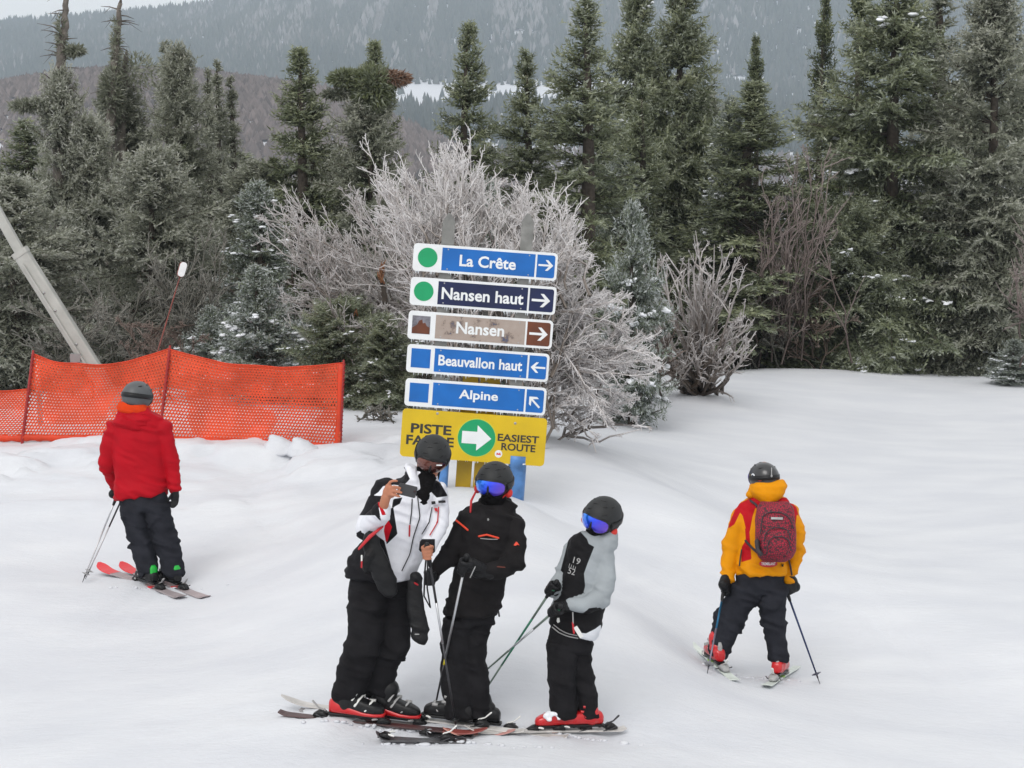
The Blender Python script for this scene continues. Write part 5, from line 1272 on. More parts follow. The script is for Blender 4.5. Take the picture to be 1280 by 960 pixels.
# ------------------------------------------------------------------ middle skier, all black with orange zips
D = 12.05
ga = foot(563, 906, 12.05); gb2 = foot(597, 909, 12.11)
mid = Fig(D, 'skier all in black with orange zips and blue goggles, middle of the three', (ga+gb2)/2); p = mid.p
Z3 = lambda *q: [(530+x/4.8, 560+y/4.8) for x, y in q]
mb = MB()
mb.loft(secs(mid, [(611, 630, 16, .08, 0), (610, 637, 25, .105, 0), (609, 644, 35, .125, 0), (607, 660, 33, .13, 0), (604, 685, 31, .13, 0), (601, 710, 32, .135, 0), (597, 735, 34, .14, 0), (592, 755, 34, .15, 0), (589, 768, 33, .15, 0)], -.03), 26, 2.3)
sR, eR, wR = p(583, 652, -.0), p(561, 694, -.05), p(541, 716, -.12)
sL, eL, wL = p(640, 655, 0), p(643, 700, -.08), p(606, 716, -.22)
mb.tube([sR, p(571, 675, -.02), eR], [.070, .066, .060], 14, True); mb.tube([eR, p(551, 706, -.08), wR], [.060, .055, .046], 14, True)
mb.tube([sL, p(644, 680, -.02), eL], [.074, .070, .068], 14, True); mb.tube([eL, p(628, 712, -.16), wL], [.066, .060, .050], 14, True)
mb.loft([(p(622, 622, .08), RIGHT*.09, DP*.05), (p(620, 632, .05), RIGHT*.125, DP*.09), (p(615, 641, .02), RIGHT*.145, DP*.125), (p(611, 650, 0), RIGHT*.11, DP*.11)], 18)
BB = [(p(609, 640), p(590, 760), .16), (sR, eR, .07), (eR, wR, .06), (sL, eL, .07), (eL, wL, .06)]
mid.garment('jacket', mb, .0095, m_blackcloth2, BB, .0085, 4, seed=11)
mid.line('orange_zip', 'jacket', Z3((193, 435), (228, 462), (262, 492)), .0065, m_orange); mid.line('orange_zip', 'jacket', Z3((330, 530), (375, 520), (446, 540)), .0065, m_orange)
mid.line('pocket_edge', 'jacket', Z3((340, 543), (400, 548), (440, 548)), .003, m_greypl)
mid.patch('arm_logo', 'jacket', Z3((538, 584), (552, 562), (560, 566), (572, 584), (560, 580), (550, 586)), m_orange)
mid.patch('snap', 'jacket', Z3((380, 424), (386, 422), (391, 428), (388, 436), (381, 436)), m_greypl)
mid.line('cuff_mark', 'jacket', Z3((440, 712), (485, 716)), .0035, mat('dull_orange', lin(110, 50, 35), .6))
tb = MB()
tb.loft(secs(mid, [(590, 748, 27, .11, 0), (590, 768, 29, .12, 0), (588, 780, 29, .12, 0)]), 22)
tb.loft(secs(mid, [(574, 775, 19, .11, .0), (572, 797, 18.5, .10, .01), (569, 818, 19, .095, .01), (570, 845, 18.5, .085, .01), (572, 875, 18.5, .085, .0), (573, 896, 17.5, .085, .0)]), 20)
tb.loft(secs(mid, [(598, 778, 16, .11, .04), (592, 800, 15, .10, .03), (592, 825, 15, .095, .02), (595, 850, 15, .09, .03), (597, 878, 14.5, .088, .05), (598, 896, 14, .085, .06)]), 20)
BT = [(p(590, 755), p(588, 778), .15), (p(574, 778, -.04), p(569, 818, .01), .1), (p(569, 818, .01), p(573, 896, 0), .09), (p(598, 780, .04), p(592, 825, .02), .09), (p(592, 825, .02), p(598, 896, .06), .08)]
mid.garment('trousers', tb, .011, m_blackcloth, BT, .010, 3, seed=15)
body_blob(mid, p(617, 601, -.01), vdir(-.18, -.12, 1), vdir(.10, 1, 0), [([p(613, 632), p(609, 648), p(600, 700), p(590, 760)], [.04, .08, .10, .11]), ([sR, eR, wR], [.045, .04, .028]), ([sL, eL, wL], [.045, .04, .028]),
          ([p(577, 765), p(569, 818, .01), p(573, 890, 0)], [.075, .055, .04]), ([p(596, 765, .02), p(592, 825, .02), p(598, 890, .06)], [.07, .055, .04])], .9)
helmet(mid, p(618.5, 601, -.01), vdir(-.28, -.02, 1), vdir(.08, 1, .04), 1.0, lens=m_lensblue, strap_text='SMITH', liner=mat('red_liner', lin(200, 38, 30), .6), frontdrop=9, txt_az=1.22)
b = MB(); b.tube([p(588, 640, -.09), p(589, 626, -.07), p(596, 612, -.03)], [.006, .008, .006], 8, True); b.build('red_hood_lining', m_redtrim, mid.t, True)
gl = MB(); hc = p(580, 708, -.36); ptop = p(583, 697, -.36); pt2 = on_ground(541, 897, 11.95)
hand(gl, hc, ptop-pt2, wL-hc, 1.0, 1.45, wL, 1); V, N, F = remesh(gl, .006, 2); V = V+N*(.0015*vnoise(V*60, 2))[:, None]; obj('glove', V, F, m_leather, mid.t, True); mid.G['glove'] = V
b = MB(); b.tube([P(530+278/4.8, 560+775/4.8, D-.405), P(530+306/4.8, 560+715/4.8, D-.41)], .006, 6, True, .5); b.build('glove_print', m_greypl, mid.t, True)
gl = MB(); hc2 = p(537, 722, -.16); hand(gl, hc2, np.array([.1, -.1, 1]), wR-hc2, .95, 1.4, wR, -1); V, N, F = remesh(gl, .006, 2); obj('glove', V, F, m_leather, mid.t, True)
gl = MB(); gl.tube([p(598, 716, -.235), p(612, 716, -.215)], [.046, .052], 12, True, .8); V, N, F = remesh(gl, .008, 2); obj('glove_cuff', V, F, m_leather, mid.t, True)
t, e = pole('silver pole with yellow joint held upright by the middle skier in black', ptop, pt2, [(.62, m_alu), (.66, mat('pole_yellow', lin(220, 200, 20), .4)), (.93, m_darkalu)], basket=.028)
b = MB(); b.tube([p(622, 742, -.05), p(622, 756, -.05), p(624, 770, -.05)], [.003, .003, .006], 6, True); b.build('drawcord', m_dark, mid.t)
dirk = nrm((on_ground(342, 884, 12.4)-on_ground(632, 912, 12.0))*[1, 1, 0])
m_skiw = mat('ski_pale', (.52, .50, .48), .4, var=.2, vscale=9)
sole, f3, u3 = ski('pale ski of the middle skier with its long tip pointing left over the snow', ga+np.array([.03, .0, 0]), dirk, 1.6, m_skiw, ahead=.72, sink=.004, bind=m_dark, accent=m_whitepl, s=.95)
boot(mid, sole-u3*.002, f3, 1.02, m_dark, m_dark, m_greypl, u3, .04, leg=p(571, 888, 0))
sole, f3, u3 = ski('snow covered ski of the middle skier, the one behind the boots', gb2+np.array([.04, .02, 0]), dirk, 1.2, m_skiw, ahead=.55, sink=.012, bind=m_dark, accent=m_whitepl, s=.95)
boot(mid, sole-u3*.002, f3, .95, m_dark, m_dark, m_greypl, u3, .04, leg=p(598, 890, .06))
# loose ski with two bindings half buried in front
gf = on_ground(524, 929, 11.7); df = nrm((on_ground(470, 929, 11.7)-on_ground(578, 927, 11.7))*[1, 1, 0])
ski('narrow black ski half buried in the snow before the three skiers', gf, df, .56, mat('ski_black', (.06, .06, .065), .35, var=.3, vscale=20), ahead=.48, sink=-.002, bind=m_dark, accent=m_whitepl, width=.7, s=.95)
gf2 = on_ground(562, 921, 11.75); ski('small black ski binding stub showing above the snow beside the pole tip', gf2, df, .30, m_darkalu, ahead=.5, sink=.0, bind=m_dark, accent=m_alu, width=.8, s=.7, hb=False)

# ------------------------------------------------------------------ child in black and grey
D = 12.15
ka = foot(702, 913, 12.15); kb = foot(734, 917, 12.2)
kid = Fig(D, 'child in a black and light grey jacket with blue goggles and red boots', (ka+kb)/2); p = kid.p
Z5 = lambda *q: [(640+x/5.333, 610+y/5.333) for x, y in q]; Z6 = lambda *q: [(620+x/5.333, 760+y/5.333) for x, y in q]
mb = MB()
mb.loft(secs(kid, [(744, 668, 13, .06, 0), (740, 675, 20, .085, 0), (738, 684, 28, .11, 0), (737, 700, 29, .115, 0), (733, 722, 30, .12, 0), (727, 745, 32, .12, 0), (721, 768, 32, .12, 0), (719, 784, 32, .13, 0), (719, 793, 30, .13, 0)], -.28), 24, 2.3)
sR, eR, wR = p(717, 682, .04), p(703, 716, .03), p(693, 738, -.05)
sL, eL, wL = p(755, 696, -.03), p(751, 746, -.10), p(712, 757, -.17)
mb.tube([sR, p(711, 700, .03), eR], [.055, .054, .052], 14, True); mb.tube([eR, p(697, 728, -.01), wR], [.050, .044, .038], 14, True)
mb.tube([sL, p(756, 722, -.07), eL], [.060, .064, .066], 14, True); mb.tube([eL, p(733, 757, -.16), wL], [.064, .060, .046], 14, True)
mb.loft([(p(762, 664, .03), RIGHT*.03, DP*.07), (p(757, 674, .02), RIGHT*.075, DP*.10), (p(752, 684, .01), RIGHT*.09, DP*.10), (p(750, 694, 0), RIGHT*.07, DP*.09)], 16)
BK = [(p(741, 680), p(720, 790), .15), (sR, eR, .055), (eR, wR, .05), (sL, eL, .068), (eL, wL, .06)]
m_kid = mat('grey_black_shell', lin(150, 156, 160), .65, spec=.12, bump=.35, bscale=40, var=.07, vscale=8, layers=[('black_part', (.0085, .008, .009)), ('pale_part', (.62, .64, .68))])
blk = [(Z5((395, 300), (450, 285), (500, 340), (512, 372), (548, 392), (505, 500), (480, 570), (488, 655), (470, 720), (300, 760), (300, 640), (350, 450), (372, 360)), [0, 1, 3], 0), (Z5((290, 700), (700, 700), (680, 1010), (220, 1010)), [0], 0)]
pale = [(Z6((560, 165), (600, 170), (660, 140), (700, 110), (700, 260), (560, 260)), [0], 0)]
kid.garment('jacket', mb, .009, m_kid, BK, .008, 4, [('black_part', blk), ('pale_part', pale)], 21)
kid.line('hem_stripe', 'jacket', Z6((376, 128), (420, 165), (480, 190), (545, 202)), .0035, m_greypl); kid.line('hem_stripe', 'jacket', Z6((385, 112), (430, 148), (480, 172), (540, 184)), .003, m_greypl)
kid.patch('hem_tag', 'jacket', Z6((408, 68), (422, 66), (426, 92), (412, 100), (404, 88)), m_whitepl)
# chest numbers
for s_, cx, cy in (('19', 432, 485), ('52', 398, 555)):
    (x, y), = Z5((cx, cy)); O = kid.surf('jacket', x, y, .006); U = nrm(np.array([math.cos(math.radians(-14)), -.30, math.sin(math.radians(-14))])); Vv = nrm(np.array([.26, .05, 1]))
    text_mesh('chest_number', s_, 0, 0, .040, m_greypl, kid.t, .004, .046, .006, O=O, U=U, Vv=Vv, W=-FWD)
    
for k in range(4):
    (x0, y0), (x1, y1) = Z5((385+k*13, 505+k*7), (378+k*13, 530+k*7)); kid.line('chest_bar', 'jacket', [(x0, y0), (x1, y1)], .0018, m_greypl)
b = MB(); b.tube([P(*Z6((512, 30))[0], D-.19), P(*Z6((514, 100))[0], D-.20)], .004, 6, True); b.build('pass_cord', m_greypl, kid.t)
b = MB(); a_, c_ = P(*Z6((528, 125))[0], D-.20), P(*Z6((572, 195))[0], D-.18); b.box((a_+c_)/2, (np.linalg.norm(a_-c_)/2, .002, .013), [nrm(c_-a_), FWD, nrm(np.cross(c_-a_, FWD))]); b.build('ski_pass', m_whitepl, kid.t)
b = MB(); b.tube([P(*Z6((512, 100))[0], D-.20), P(*Z6((520, 165))[0], D-.20)], .008, 6, True, .4); b.build('red_tab', m_redtrim, kid.t)
tb = MB()
tb.loft(secs(kid, [(714, 776, 25, .10, 0), (713, 800, 27, .105, 0), (712, 812, 27, .105, 0)]), 22)
tb.loft(secs(kid, [(702, 805, 18, .10, -.03), (702, 830, 17, .095, -.05), (702, 850, 17, .09, -.05), (703, 875, 16, .085, -.02), (704, 896, 16.5, .085, 0)]), 20)
tb.loft(secs(kid, [(724, 805, 16, .10, .04), (726, 830, 13.5, .09, .03), (730, 850, 13.5, .085, .03), (734, 875, 13.5, .082, .05), (735, 896, 14, .082, .07)]), 20)
BT = [(p(714, 780), p(712, 810), .14), (p(702, 808, -.03), p(702, 850, -.05), .09), (p(702, 850, -.05), p(704, 896, 0), .085), (p(724, 808, .04), p(729, 850, .03), .08), (p(729, 850, .03), p(735, 898, .07), .08)]
kid.garment('trousers', tb, .0105, m_blackcloth, BT, .008, 3, seed=25)
body_blob(kid, p(750, 645, 0), vdir(-.75, -.12, 1), vdir(.20, 1, .05), [([p(748, 660), p(740, 685), p(730, 730), p(718, 790)], [.045, .08, .09, .10]), ([sR, eR, wR], [.038, .035, .026]), ([sL, eL, wL], [.042, .04, .028]),
          ([p(704, 792), p(702, 850, -.05), p(704, 890, 0)], [.07, .05, .036]), ([p(722, 792, .02), p(729, 850, .03), p(735, 892, .07)], [.065, .045, .036])], .9)
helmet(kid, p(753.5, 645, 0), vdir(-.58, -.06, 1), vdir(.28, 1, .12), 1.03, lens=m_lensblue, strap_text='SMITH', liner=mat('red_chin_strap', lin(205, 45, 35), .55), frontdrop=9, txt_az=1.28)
KT = [(on_ground(560, 905, 13.2), p(697, 741, -.17), wR, 'upper', 1), (on_ground(520, 900, 13.0), p(692, 762, -.24), wL, 'lower', -1)]
g1, g2 = p(690, 736, -.10), p(694, 763, -.24)
e1 = P(607, 862, D+.25); e2 = P(605, 840, D+.35)
m_polegr = mat('pole_green', lin(60, 125, 100), .35, metal=.5); m_polegy = mat('pole_grey_green', lin(120, 135, 125), .35, metal=.5)
for nm, hc, far, wr, fl, sg in (('upper', g1, e1, wR, 1, [(.30, m_polegy), (.48, m_polegr), (.70, m_polegr), (.95, m_polegy)]), ('lower', g2, e2, wL, 1, [(.30, m_polegy), (.60, m_alu), (.95, m_polegy)])):
    e = nrm(far-hc); tp = hc-e*.05; tip = tp+e*1.02
    gtip = tip.copy(); k_ = 0
    while gtip[2] < gz(gtip[0], gtip[1])+.01 and k_ < 60: gtip = gtip-e*.02; k_ += 1
    pole('greyish green ski pole from the child\'s %s glove, slanting behind the middle skier' % nm, tp, gtip, sg, basket=.03, grip=.12)
    gl = MB(); bk = wr-hc; hand(gl, hc, -e, bk, .95, 1.45, wr, fl); V, N, F = remesh(gl, .006, 2); V = V+N*(.0018*vnoise(V*55, 4))[:, None]; go = obj('glove', V, F, m_leather, kid.t, True)
    b = MB(); q = hc+nrm(bk)*.02-FWD*.048; b.ell(q, (.014, .006, .008)); b.build('green_glove_mark', mat('mark_green', lin(20, 90, 60), .6), kid.t, True)
dk = nrm((on_ground(612, 918, 12.0)-on_ground(770, 920, 12.1))*[1, 1, 0])
sole, f3, u3 = ski('short pale ski with pink tip under the child\'s front red boot', ka, dk, 1.1, m_skiw, ahead=.73, sink=.003, bind=m_dark, accent=m_whitepl, s=.88, tipm=mat('ski_print_salmon', lin(205, 140, 125), .4), lever=m_whitepl)
boot(kid, sole-u3*.002, f3, .92, m_redpl, m_redpl, m_redpl, u3, .02, leg=p(704, 890, 0))
b = MB(); r_ = np.random.default_rng(3)
for _ in range(16): b.ell(ka+f3*r_.uniform(.02, .12)+np.array([0, -.05, 0])*r_.uniform(.4, 1.2)+[0, 0, r_.uniform(.09, .15)], np.array([.022, .016, .014])*r_.uniform(.6, 1.2), nu=8, nv=6)
V, N, F = remesh(b, .008, 2); obj('snow_on_boot', V, F, m_clump, kid.t, True)
sole, f3, u3 = ski('short ski under the child\'s rear red boot with dark heel lever', kb, dk, 1.1, m_skiw, ahead=.76, sink=.003, bind=m_dark, accent=m_whitepl, s=.88, lever=m_darkalu)
boot(kid, sole-u3*.002, f3, .92, m_redpl, m_redpl, m_redpl, u3, .02, leg=p(735, 892, .07))

# ------------------------------------------------------------------ skier seen from behind, yellow and red with backpack
D = 14.2
ya = foot(895, 840, 14.2); yb2 = foot(973, 849, 14.2)
yel = Fig(D, 'skier from behind in a yellow and red jacket with a red patterned backpack', (ya+yb2)/2); p = yel.p
ZY = lambda *q: [(870+x/5.647, 560+y/5.647) for x, y in q]; ZT = lambda *q: [(870+x/5.647, 700+y/5.647) for x, y in q]
mb = MB()
mb.loft(secs(yel, [(958, 618, 15, .08, 0), (958, 626, 26, .10, 0), (957, 636, 32, .125, 0), (956, 655, 32, .14, 0), (954, 680, 31.5, .14, 0), (952, 700, 31, .135, 0), (951, 710, 31.5, .145, 0), (951, 716, 31, .145, 0)]), 24, 2.4)
sR, eR, wR = p(930, 640, 0), p(915, 682, .02), p(909, 722, -.04)
sL, eL, wL = p(986, 641, 0), p(997, 682, .02), p(986, 722, .02)
mb.tube([sR, p(922, 660, .0), eR], [.075, .072, .066], 14, True); mb.tube([eR, p(911, 702, 0), wR], [.064, .058, .052], 14, True)
mb.tube([sL, p(995, 660, .0), eL], [.068, .064, .060], 14, True); mb.tube([eL, p(993, 702, .02), wL], [.058, .052, .046], 14, True)
BY = [(p(957, 630), p(951, 712), .17), (sR, eR, .075), (eR, wR, .06), (sL, eL, .07), (eL, wL, .06)]
m_yj = mat('yellow_red_shell', lin(212, 138, 3), .6, spec=.12, bump=.35, bscale=40, var=.08, vscale=8, layers=[('red_part', lin(172, 14, 26))])
redp = [(ZY((225, 570), (240, 520), (290, 400), (390, 350), (640, 350), (710, 420), (725, 480), (712, 470), (700, 560), (690, 600), (600, 600), (420, 420), (400, 480), (378, 600), (352, 570), (330, 480), (312, 455), (270, 540)), None, 0),
        (ZY((345, 560), (378, 600), (385, 700), (392, 785), (320, 806), (322, 700), (352, 650)), [0], 0)]
yel.garment('jacket', mb, .010, m_yj, BY, .009, 4, [('red_part', redp)], 31)
b = MB(); b.loft([(p(962, 600, -.05), RIGHT*.10, DP*.06), (p(962, 607, -.05), RIGHT*.135, DP*.10), (p(961, 616, -.045), RIGHT*.13, DP*.11), (p(960, 624, -.05), RIGHT*.08, DP*.10), (p(959, 630, -.07), RIGHT*.03, DP*.07)], 22)
b.tube([p(938, 618, -.02), p(944, 610, -.03)], [.025, .04], 10, True)
V, N, F = remesh(b, .009, 4); V = folds(V, N, [(p(940, 614), p(982, 616), .1)], .006, .05, 33); obj('hood', V, F, mat('yellow_shell', lin(212, 138, 3), .6, spec=.12, bump=.35, bscale=40, var=.08, vscale=8), yel.t, True)
tb = MB()
tb.loft(secs(yel, [(950, 704, 26, .11, 0), (950, 720, 29.5, .125, 0), (949, 736, 30, .125, 0), (948, 742, 27, .12, 0)]), 22)
tb.loft(secs(yel, [(934, 735, 22, .125, 0), (924, 752, 19, .115, .0), (912, 775, 18, .105, .0), (904, 795, 15, .10, .0), (899, 812, 12.5, .09, .0), (897, 818, 11.5, .085, 0)], -.35), 20)
tb.loft(secs(yel, [(966, 735, 17, .125, 0), (966, 755, 15.5, .115, 0), (966, 775, 14.5, .105, 0), (969, 795, 13.5, .10, 0), (972, 815, 12.5, .09, 0), (972, 825, 12, .085, 0)]), 20)
BT = [(p(950, 706), p(949, 738), .18), (p(934, 738), p(912, 775), .11), (p(912, 775), p(897, 820), .09), (p(966, 738), p(966, 775), .1), (p(966, 775), p(972, 825), .09)]
yel.garment('trousers', tb, .011, m_navypants, BT, .011, 3, seed=35)
body_blob(yel, p(955, 595, 0), vdir(-.1, -.1, -1), vdir(0, 1, 0), [([p(957, 612), p(957, 635), p(953, 680), p(950, 715)], [.055, .10, .11, .12]), ([sR, eR, wR], [.05, .045, .03]), ([sL, eL, wL], [.045, .04, .03]),
          ([p(936, 726), p(912, 775), p(897, 815)], [.085, .06, .04]), ([p(963, 726), p(966, 775), p(972, 820)], [.08, .06, .04])])
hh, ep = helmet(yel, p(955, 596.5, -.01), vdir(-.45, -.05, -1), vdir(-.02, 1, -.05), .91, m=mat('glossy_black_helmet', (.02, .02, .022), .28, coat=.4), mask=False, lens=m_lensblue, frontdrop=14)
def hpatch(nm, a0, e0, ra, re, m, k=1.02):
    th = np.arange(20)*math.pi/10; W = ep(a0+ra*np.cos(th)-.2*ra*np.sin(th), e0+re*np.sin(th)+.3*re*np.cos(th), k); n = 20
    W2 = ep(a0+ra*np.cos(th)-.2*ra*np.sin(th), e0+re*np.sin(th)+.3*re*np.cos(th), .99); obj(nm, np.concatenate([W, W2]), [tuple(range(n))]+[(i, (i+1) % n, n+(i+1) % n, n+i) for i in range(n)], m, hh)
def az_for(px_, py_):
    best = None
    for a in np.linspace(-3.1, 3.1, 63):
        for e in np.linspace(-.7, 1.3, 41):
            q = ep(np.array([a]), np.array([e]), 1.0)
            if (q@FWD)[0] < (p(955, 596.5, -.01)@FWD):
                d_ = np.hypot(*(to_px(q)[0]-[px_, py_]))
                if best is None or d_ < best[0]: best = (d_, a, e)
    return best[1], best[2]
a1, e1_ = az_for(949, 599.5); hpatch('red_sticker', a1, e1_, .17, .10, mat('sticker_red', lin(190, 60, 60), .4)); hpatch('sticker_centre', a1, e1_, .11, .045, m_white, 1.026)
a1, e1_ = az_for(941, 594); hpatch('white_logo', a1, e1_, .15, .13, m_white); hpatch('logo_centre', a1+.03, e1_-.03, .09, .08, mat('logo_navy', lin(20, 24, 60), .4), 1.026)
b = MB(); b.tube([p(964.5, 585, -.15), p(964.5, 594, -.155)], .0035, 6, True); b.ell(p(964.5, 595, -.157), (.007, .005, .010)); b.build('rear_clip', m_greypl, yel.t, True)
# backpack (own thing)
bp = thing('backpack', tuple(p(969, 700, -.22)), 'red leopard patterned backpack with arched zips on the yellow jacket', 'backpack')
m_pack = bpy.data.materials.new('red_patterned_fabric'); m_pack.use_nodes = True; _n = m_pack.node_tree.nodes; _l = m_pack.node_tree.links; _b = _n['Principled BSDF']; _b.inputs['Roughness'].default_value = .75
_tc = _n.new('ShaderNodeTexCoord'); _v = _n.new('ShaderNodeTexVoronoi'); _v.feature = 'DISTANCE_TO_EDGE'; _v.inputs['Scale'].default_value = 62; _l.new(_tc.outputs['Object'], _v.inputs['Vector'])
_z = _n.new('ShaderNodeTexNoise'); _z.inputs['Scale'].default_value = 70; _l.new(_tc.outputs['Object'], _z.inputs['Vector']); _ad = _n.new('ShaderNodeMath'); _ad.operation = 'MULTIPLY'; _l.new(_v.outputs['Distance'], _ad.inputs[0]); _l.new(_z.outputs['Fac'], _ad.inputs[1])
_cr = _n.new('ShaderNodeValToRGB'); _cr.color_ramp.elements[0].position = .045; _cr.color_ramp.elements[0].color = (.045, .012, .018, 1); _cr.color_ramp.elements[1].position = .075; _cr.color_ramp.elements[1].color = lin(158, 16, 48)
_l.new(_ad.outputs[0], _cr.inputs[0]); _l.new(_cr.outputs[0], _b.inputs['Base Color'])
b = MB(); b.loft([(p(968, 627, -.14), RIGHT*.10, DP*.05), (p(969, 634, -.17), RIGHT*.135, DP*.085), (p(969, 650, -.19), RIGHT*.145, DP*.11), (p(969.5, 672, -.20), RIGHT*.15, DP*.12), (p(970, 688, -.20), RIGHT*.148, DP*.12), (p(969, 697, -.19), RIGHT*.125, DP*.10), (p(968, 702, -.17), RIGHT*.08, DP*.06)], 26, 2.6)
V, N, F = remesh(b, .009, 4); V = V+N*(.005*fbm(V*14, 3, 3))[:, None]; obj('pack_body', V, F, m_pack, bp, True); yel.G['pack'] = V
b = MB(); b.loft([(p(969.5, 662, -.30), RIGHT*.085, DP*.02), (p(969.5, 668, -.315), RIGHT*.10, DP*.035), (p(970, 682, -.32), RIGHT*.105, DP*.04), (p(969.5, 694, -.30), RIGHT*.09, DP*.03)], 22, 2.6)
V, N, F = remesh(b, .008, 3); obj('front_pocket', V, F, m_pack, bp, True); yel.G['pack'] = np.concatenate([yel.G['pack'], V])
m_zip = mat('dark_zip', (.03, .022, .028), .7)
for pts in (Z_ for Z_ in (ZY((480, 660), (490, 600), (530, 565), (600, 560), (650, 580), (668, 640)), ZY((500, 750), (510, 660), (545, 628), (610, 625), (655, 650), (665, 700)), ZY((455, 600), (470, 480), (520, 450), (600, 455), (660, 490), (690, 570)))):
    yel.line('zip', 'pack', pts, .0045, m_zip, bp)
yel.patch('pack_label', 'pack', ZY((530, 488), (612, 490), (612, 506), (530, 504)), m_greypl, parent=bp)
yel.line('mesh_pocket', 'pack', ZY((432, 660), (438, 720), (455, 745)), .020, m_zip, bp)
for pts in (ZY((385, 372), (425, 400), (445, 430)), ZY((350, 655), (390, 700), (440, 745))): yel.line('shoulder_strap', 'jacket', pts, .009, m_zip, bp)
yel.line('webbing', 'jacket', ZY((655, 790), (668, 840), (676, 895)), .007, m_zip, bp); yel.line('webbing', 'jacket', ZY((322, 720), (312, 780), (306, 830)), .006, m_zip, bp)
# oval badge on the hem
(cx, cy), = ZY((511, 817)); O = yel.surf('jacket', cx, cy, .010); k_ = D/FPX
b = MB(); b.prism([(11.3*k_*math.cos(a), 4.4*k_*math.sin(a)) for a in np.arange(28)*math.pi/14], O+FWD*.012, RIGHT, UP, -FWD, .012); bg_ = b.build('oval_badge', m_redtrim, yel.t)
text_mesh('badge_lettering', 'TREMBLANT', 0, 0, 3.6*k_, m_white, bg_, .0015, 17.5*k_, .02, O=O, U=RIGHT, Vv=UP, W=-FWD)
yel.patch('small_black_logo', 'jacket', ZY((606, 815), (612, 826), (619, 814), (616, 838), (608, 838)), m_dark)
for g_, wr, tpx, tipx, lb, segs in ((p(907, 736, -.05), wR, (906, 731), (884, 842), 'blue and grey ski pole in the left hand of the backpack skier', [(.2, m_darkalu), (.50, mat('pole_teal', lin(20, 90, 125), .35, metal=.4)), (.94, mat('pole_lilac', lin(120, 115, 130), .35, metal=.4))]),
                           (p(984, 736, .02), wL, (980, 730), (1025, 855), 'dark blue ski pole angled out from the right hand of the backpack skier', [(.15, m_darkalu), (.94, mat('pole_blue', lin(30, 45, 85), .35, metal=.4))])):
    tip = on_ground(tipx[0], tipx[1], D-.1); top = P(tpx[0], tpx[1], g_@FWD)
    pole(lb, top, tip, segs, basket=.034, bm=mat('basket_dark', (.05, .05, .08), .5) if tipx[0] > 1000 else mat('basket_grey', (.22, .22, .23), .5))
    gl = MB(); hand(gl, g_, top-tip, wr-g_+np.array([0, .03, 0]), 1.0, 1.45, wr, 1 if tipx[0] < 1000 else -1); V, N, F = remesh(gl, .007, 2); obj('glove', V, F, m_leather, yel.t, True)
m_skiy = mat('ski_white_green', lin(205, 212, 205), .35, var=.12, vscale=9)
for gg, dpx, lb, sp_ in ((ya, on_ground(874, 815, 15.2)-ya, 'white ski under the left boot of the skier with the backpack', 0), (yb2, on_ground(1000, 828, 15.2)-yb2, 'white and green ski under the right boot of the skier with the backpack', 0)):
    dd = nrm(dpx*[1, 1, 0])
    sole, f3, u3 = ski(lb, gg, dd, 1.55, m_skiy, ahead=.72, sink=.002, bind=m_greypl, accent=m_whitepl, tipm=mat('ski_print_lime', lin(150, 190, 90), .4), lever=m_whitepl)
    boot(yel, sole-u3*.002, f3, 1.0, m_redpl, m_redpl, m_greypl, u3, .06, spoiler=m_greypl, leg=p(897.5, 812) if gg is ya else p(972, 818))

# ------------------------------------------------------------------ skier in red
D = 16.2
ra = foot(187, 729, 16.2); rb = foot(216, 731, 16.2)
rd = Fig(D, 'skier from behind in a red jacket with orange neck warmer, at left', (ra+rb)/2); p = rd.p
mb = MB()
mb.loft(secs(rd, [(170, 507, 12, .08, 0), (170, 515, 22, .10, 0), (171, 526, 32, .12, 0), (172, 545, 33, .135, 0), (173, 570, 31, .135, 0), (175, 595, 31, .135, 0), (176, 612, 32.5, .15, 0), (176, 621, 32, .15, 0)], .10), 24, 2.3)
sR, eR, wR = p(143, 538, 0), p(135, 580, .06), p(148, 610, .24)
sL, eL, wL = p(203, 536, 0), p(213, 578, .02), p(218, 610, -.02)
mb.tube([sR, p(137, 558, .02), eR], [.078, .075, .070], 14, True); mb.tube([eR, p(140, 596, .14), wR], [.068, .058, .050], 14, True)
mb.tube([sL, p(209, 556, .0), eL], [.076, .070, .066], 14, True); mb.tube([eL, p(216, 595, .0), wL], [.064, .056, .048], 14, True)
BR = [(p(171, 520), p(176, 618), .19), (sR, eR, .078), (eR, wR, .065), (sL, eL, .075), (eL, wL, .06)]
m_rj = mat('red_shell', lin(166, 8, 26), .65, spec=.12, bump=.35, bscale=40, var=.08, vscale=8)
rd.garment('jacket', mb, .011, m_rj, BR, .010, 4, seed=41)
b = MB(); b.loft([(p(167, 518, -.03), RIGHT*.12, DP*.08), (p(166, 525, -.06), RIGHT*.15, DP*.11), (p(165, 533, -.07), RIGHT*.13, DP*.09), (p(165, 539, -.08), RIGHT*.07, DP*.05)], 18)
V, N, F = remesh(b, .010, 3); V = folds(V, N, [(p(150, 520), p(185, 535), .12)], .014, .04, 42); obj('hood', V, F, m_rj, rd.t, True)
b = MB(); b.loft([(p(167, 502, -.01), RIGHT*.115, DP*.10), (p(167, 508, -.01), RIGHT*.135, DP*.12), (p(168, 514, -.01), RIGHT*.135, DP*.12), (p(170, 520, 0), RIGHT*.09, DP*.09)], 18)
V, N, F = remesh(b, .010, 3); V = folds(V, N, [(p(150, 510), p(186, 508), .12)], .005, .04, 43); obj('neck_warmer', V, F, mat('orange_fleece', lin(205, 62, 22), .85, spec=.12, bump=.5, bscale=60, var=.12), rd.t, True)
tb = MB()
tb.loft(secs(rd, [(178, 606, 26, .11, 0), (179, 625, 29, .125, 0), (180, 638, 28, .125, 0)], .05), 22)
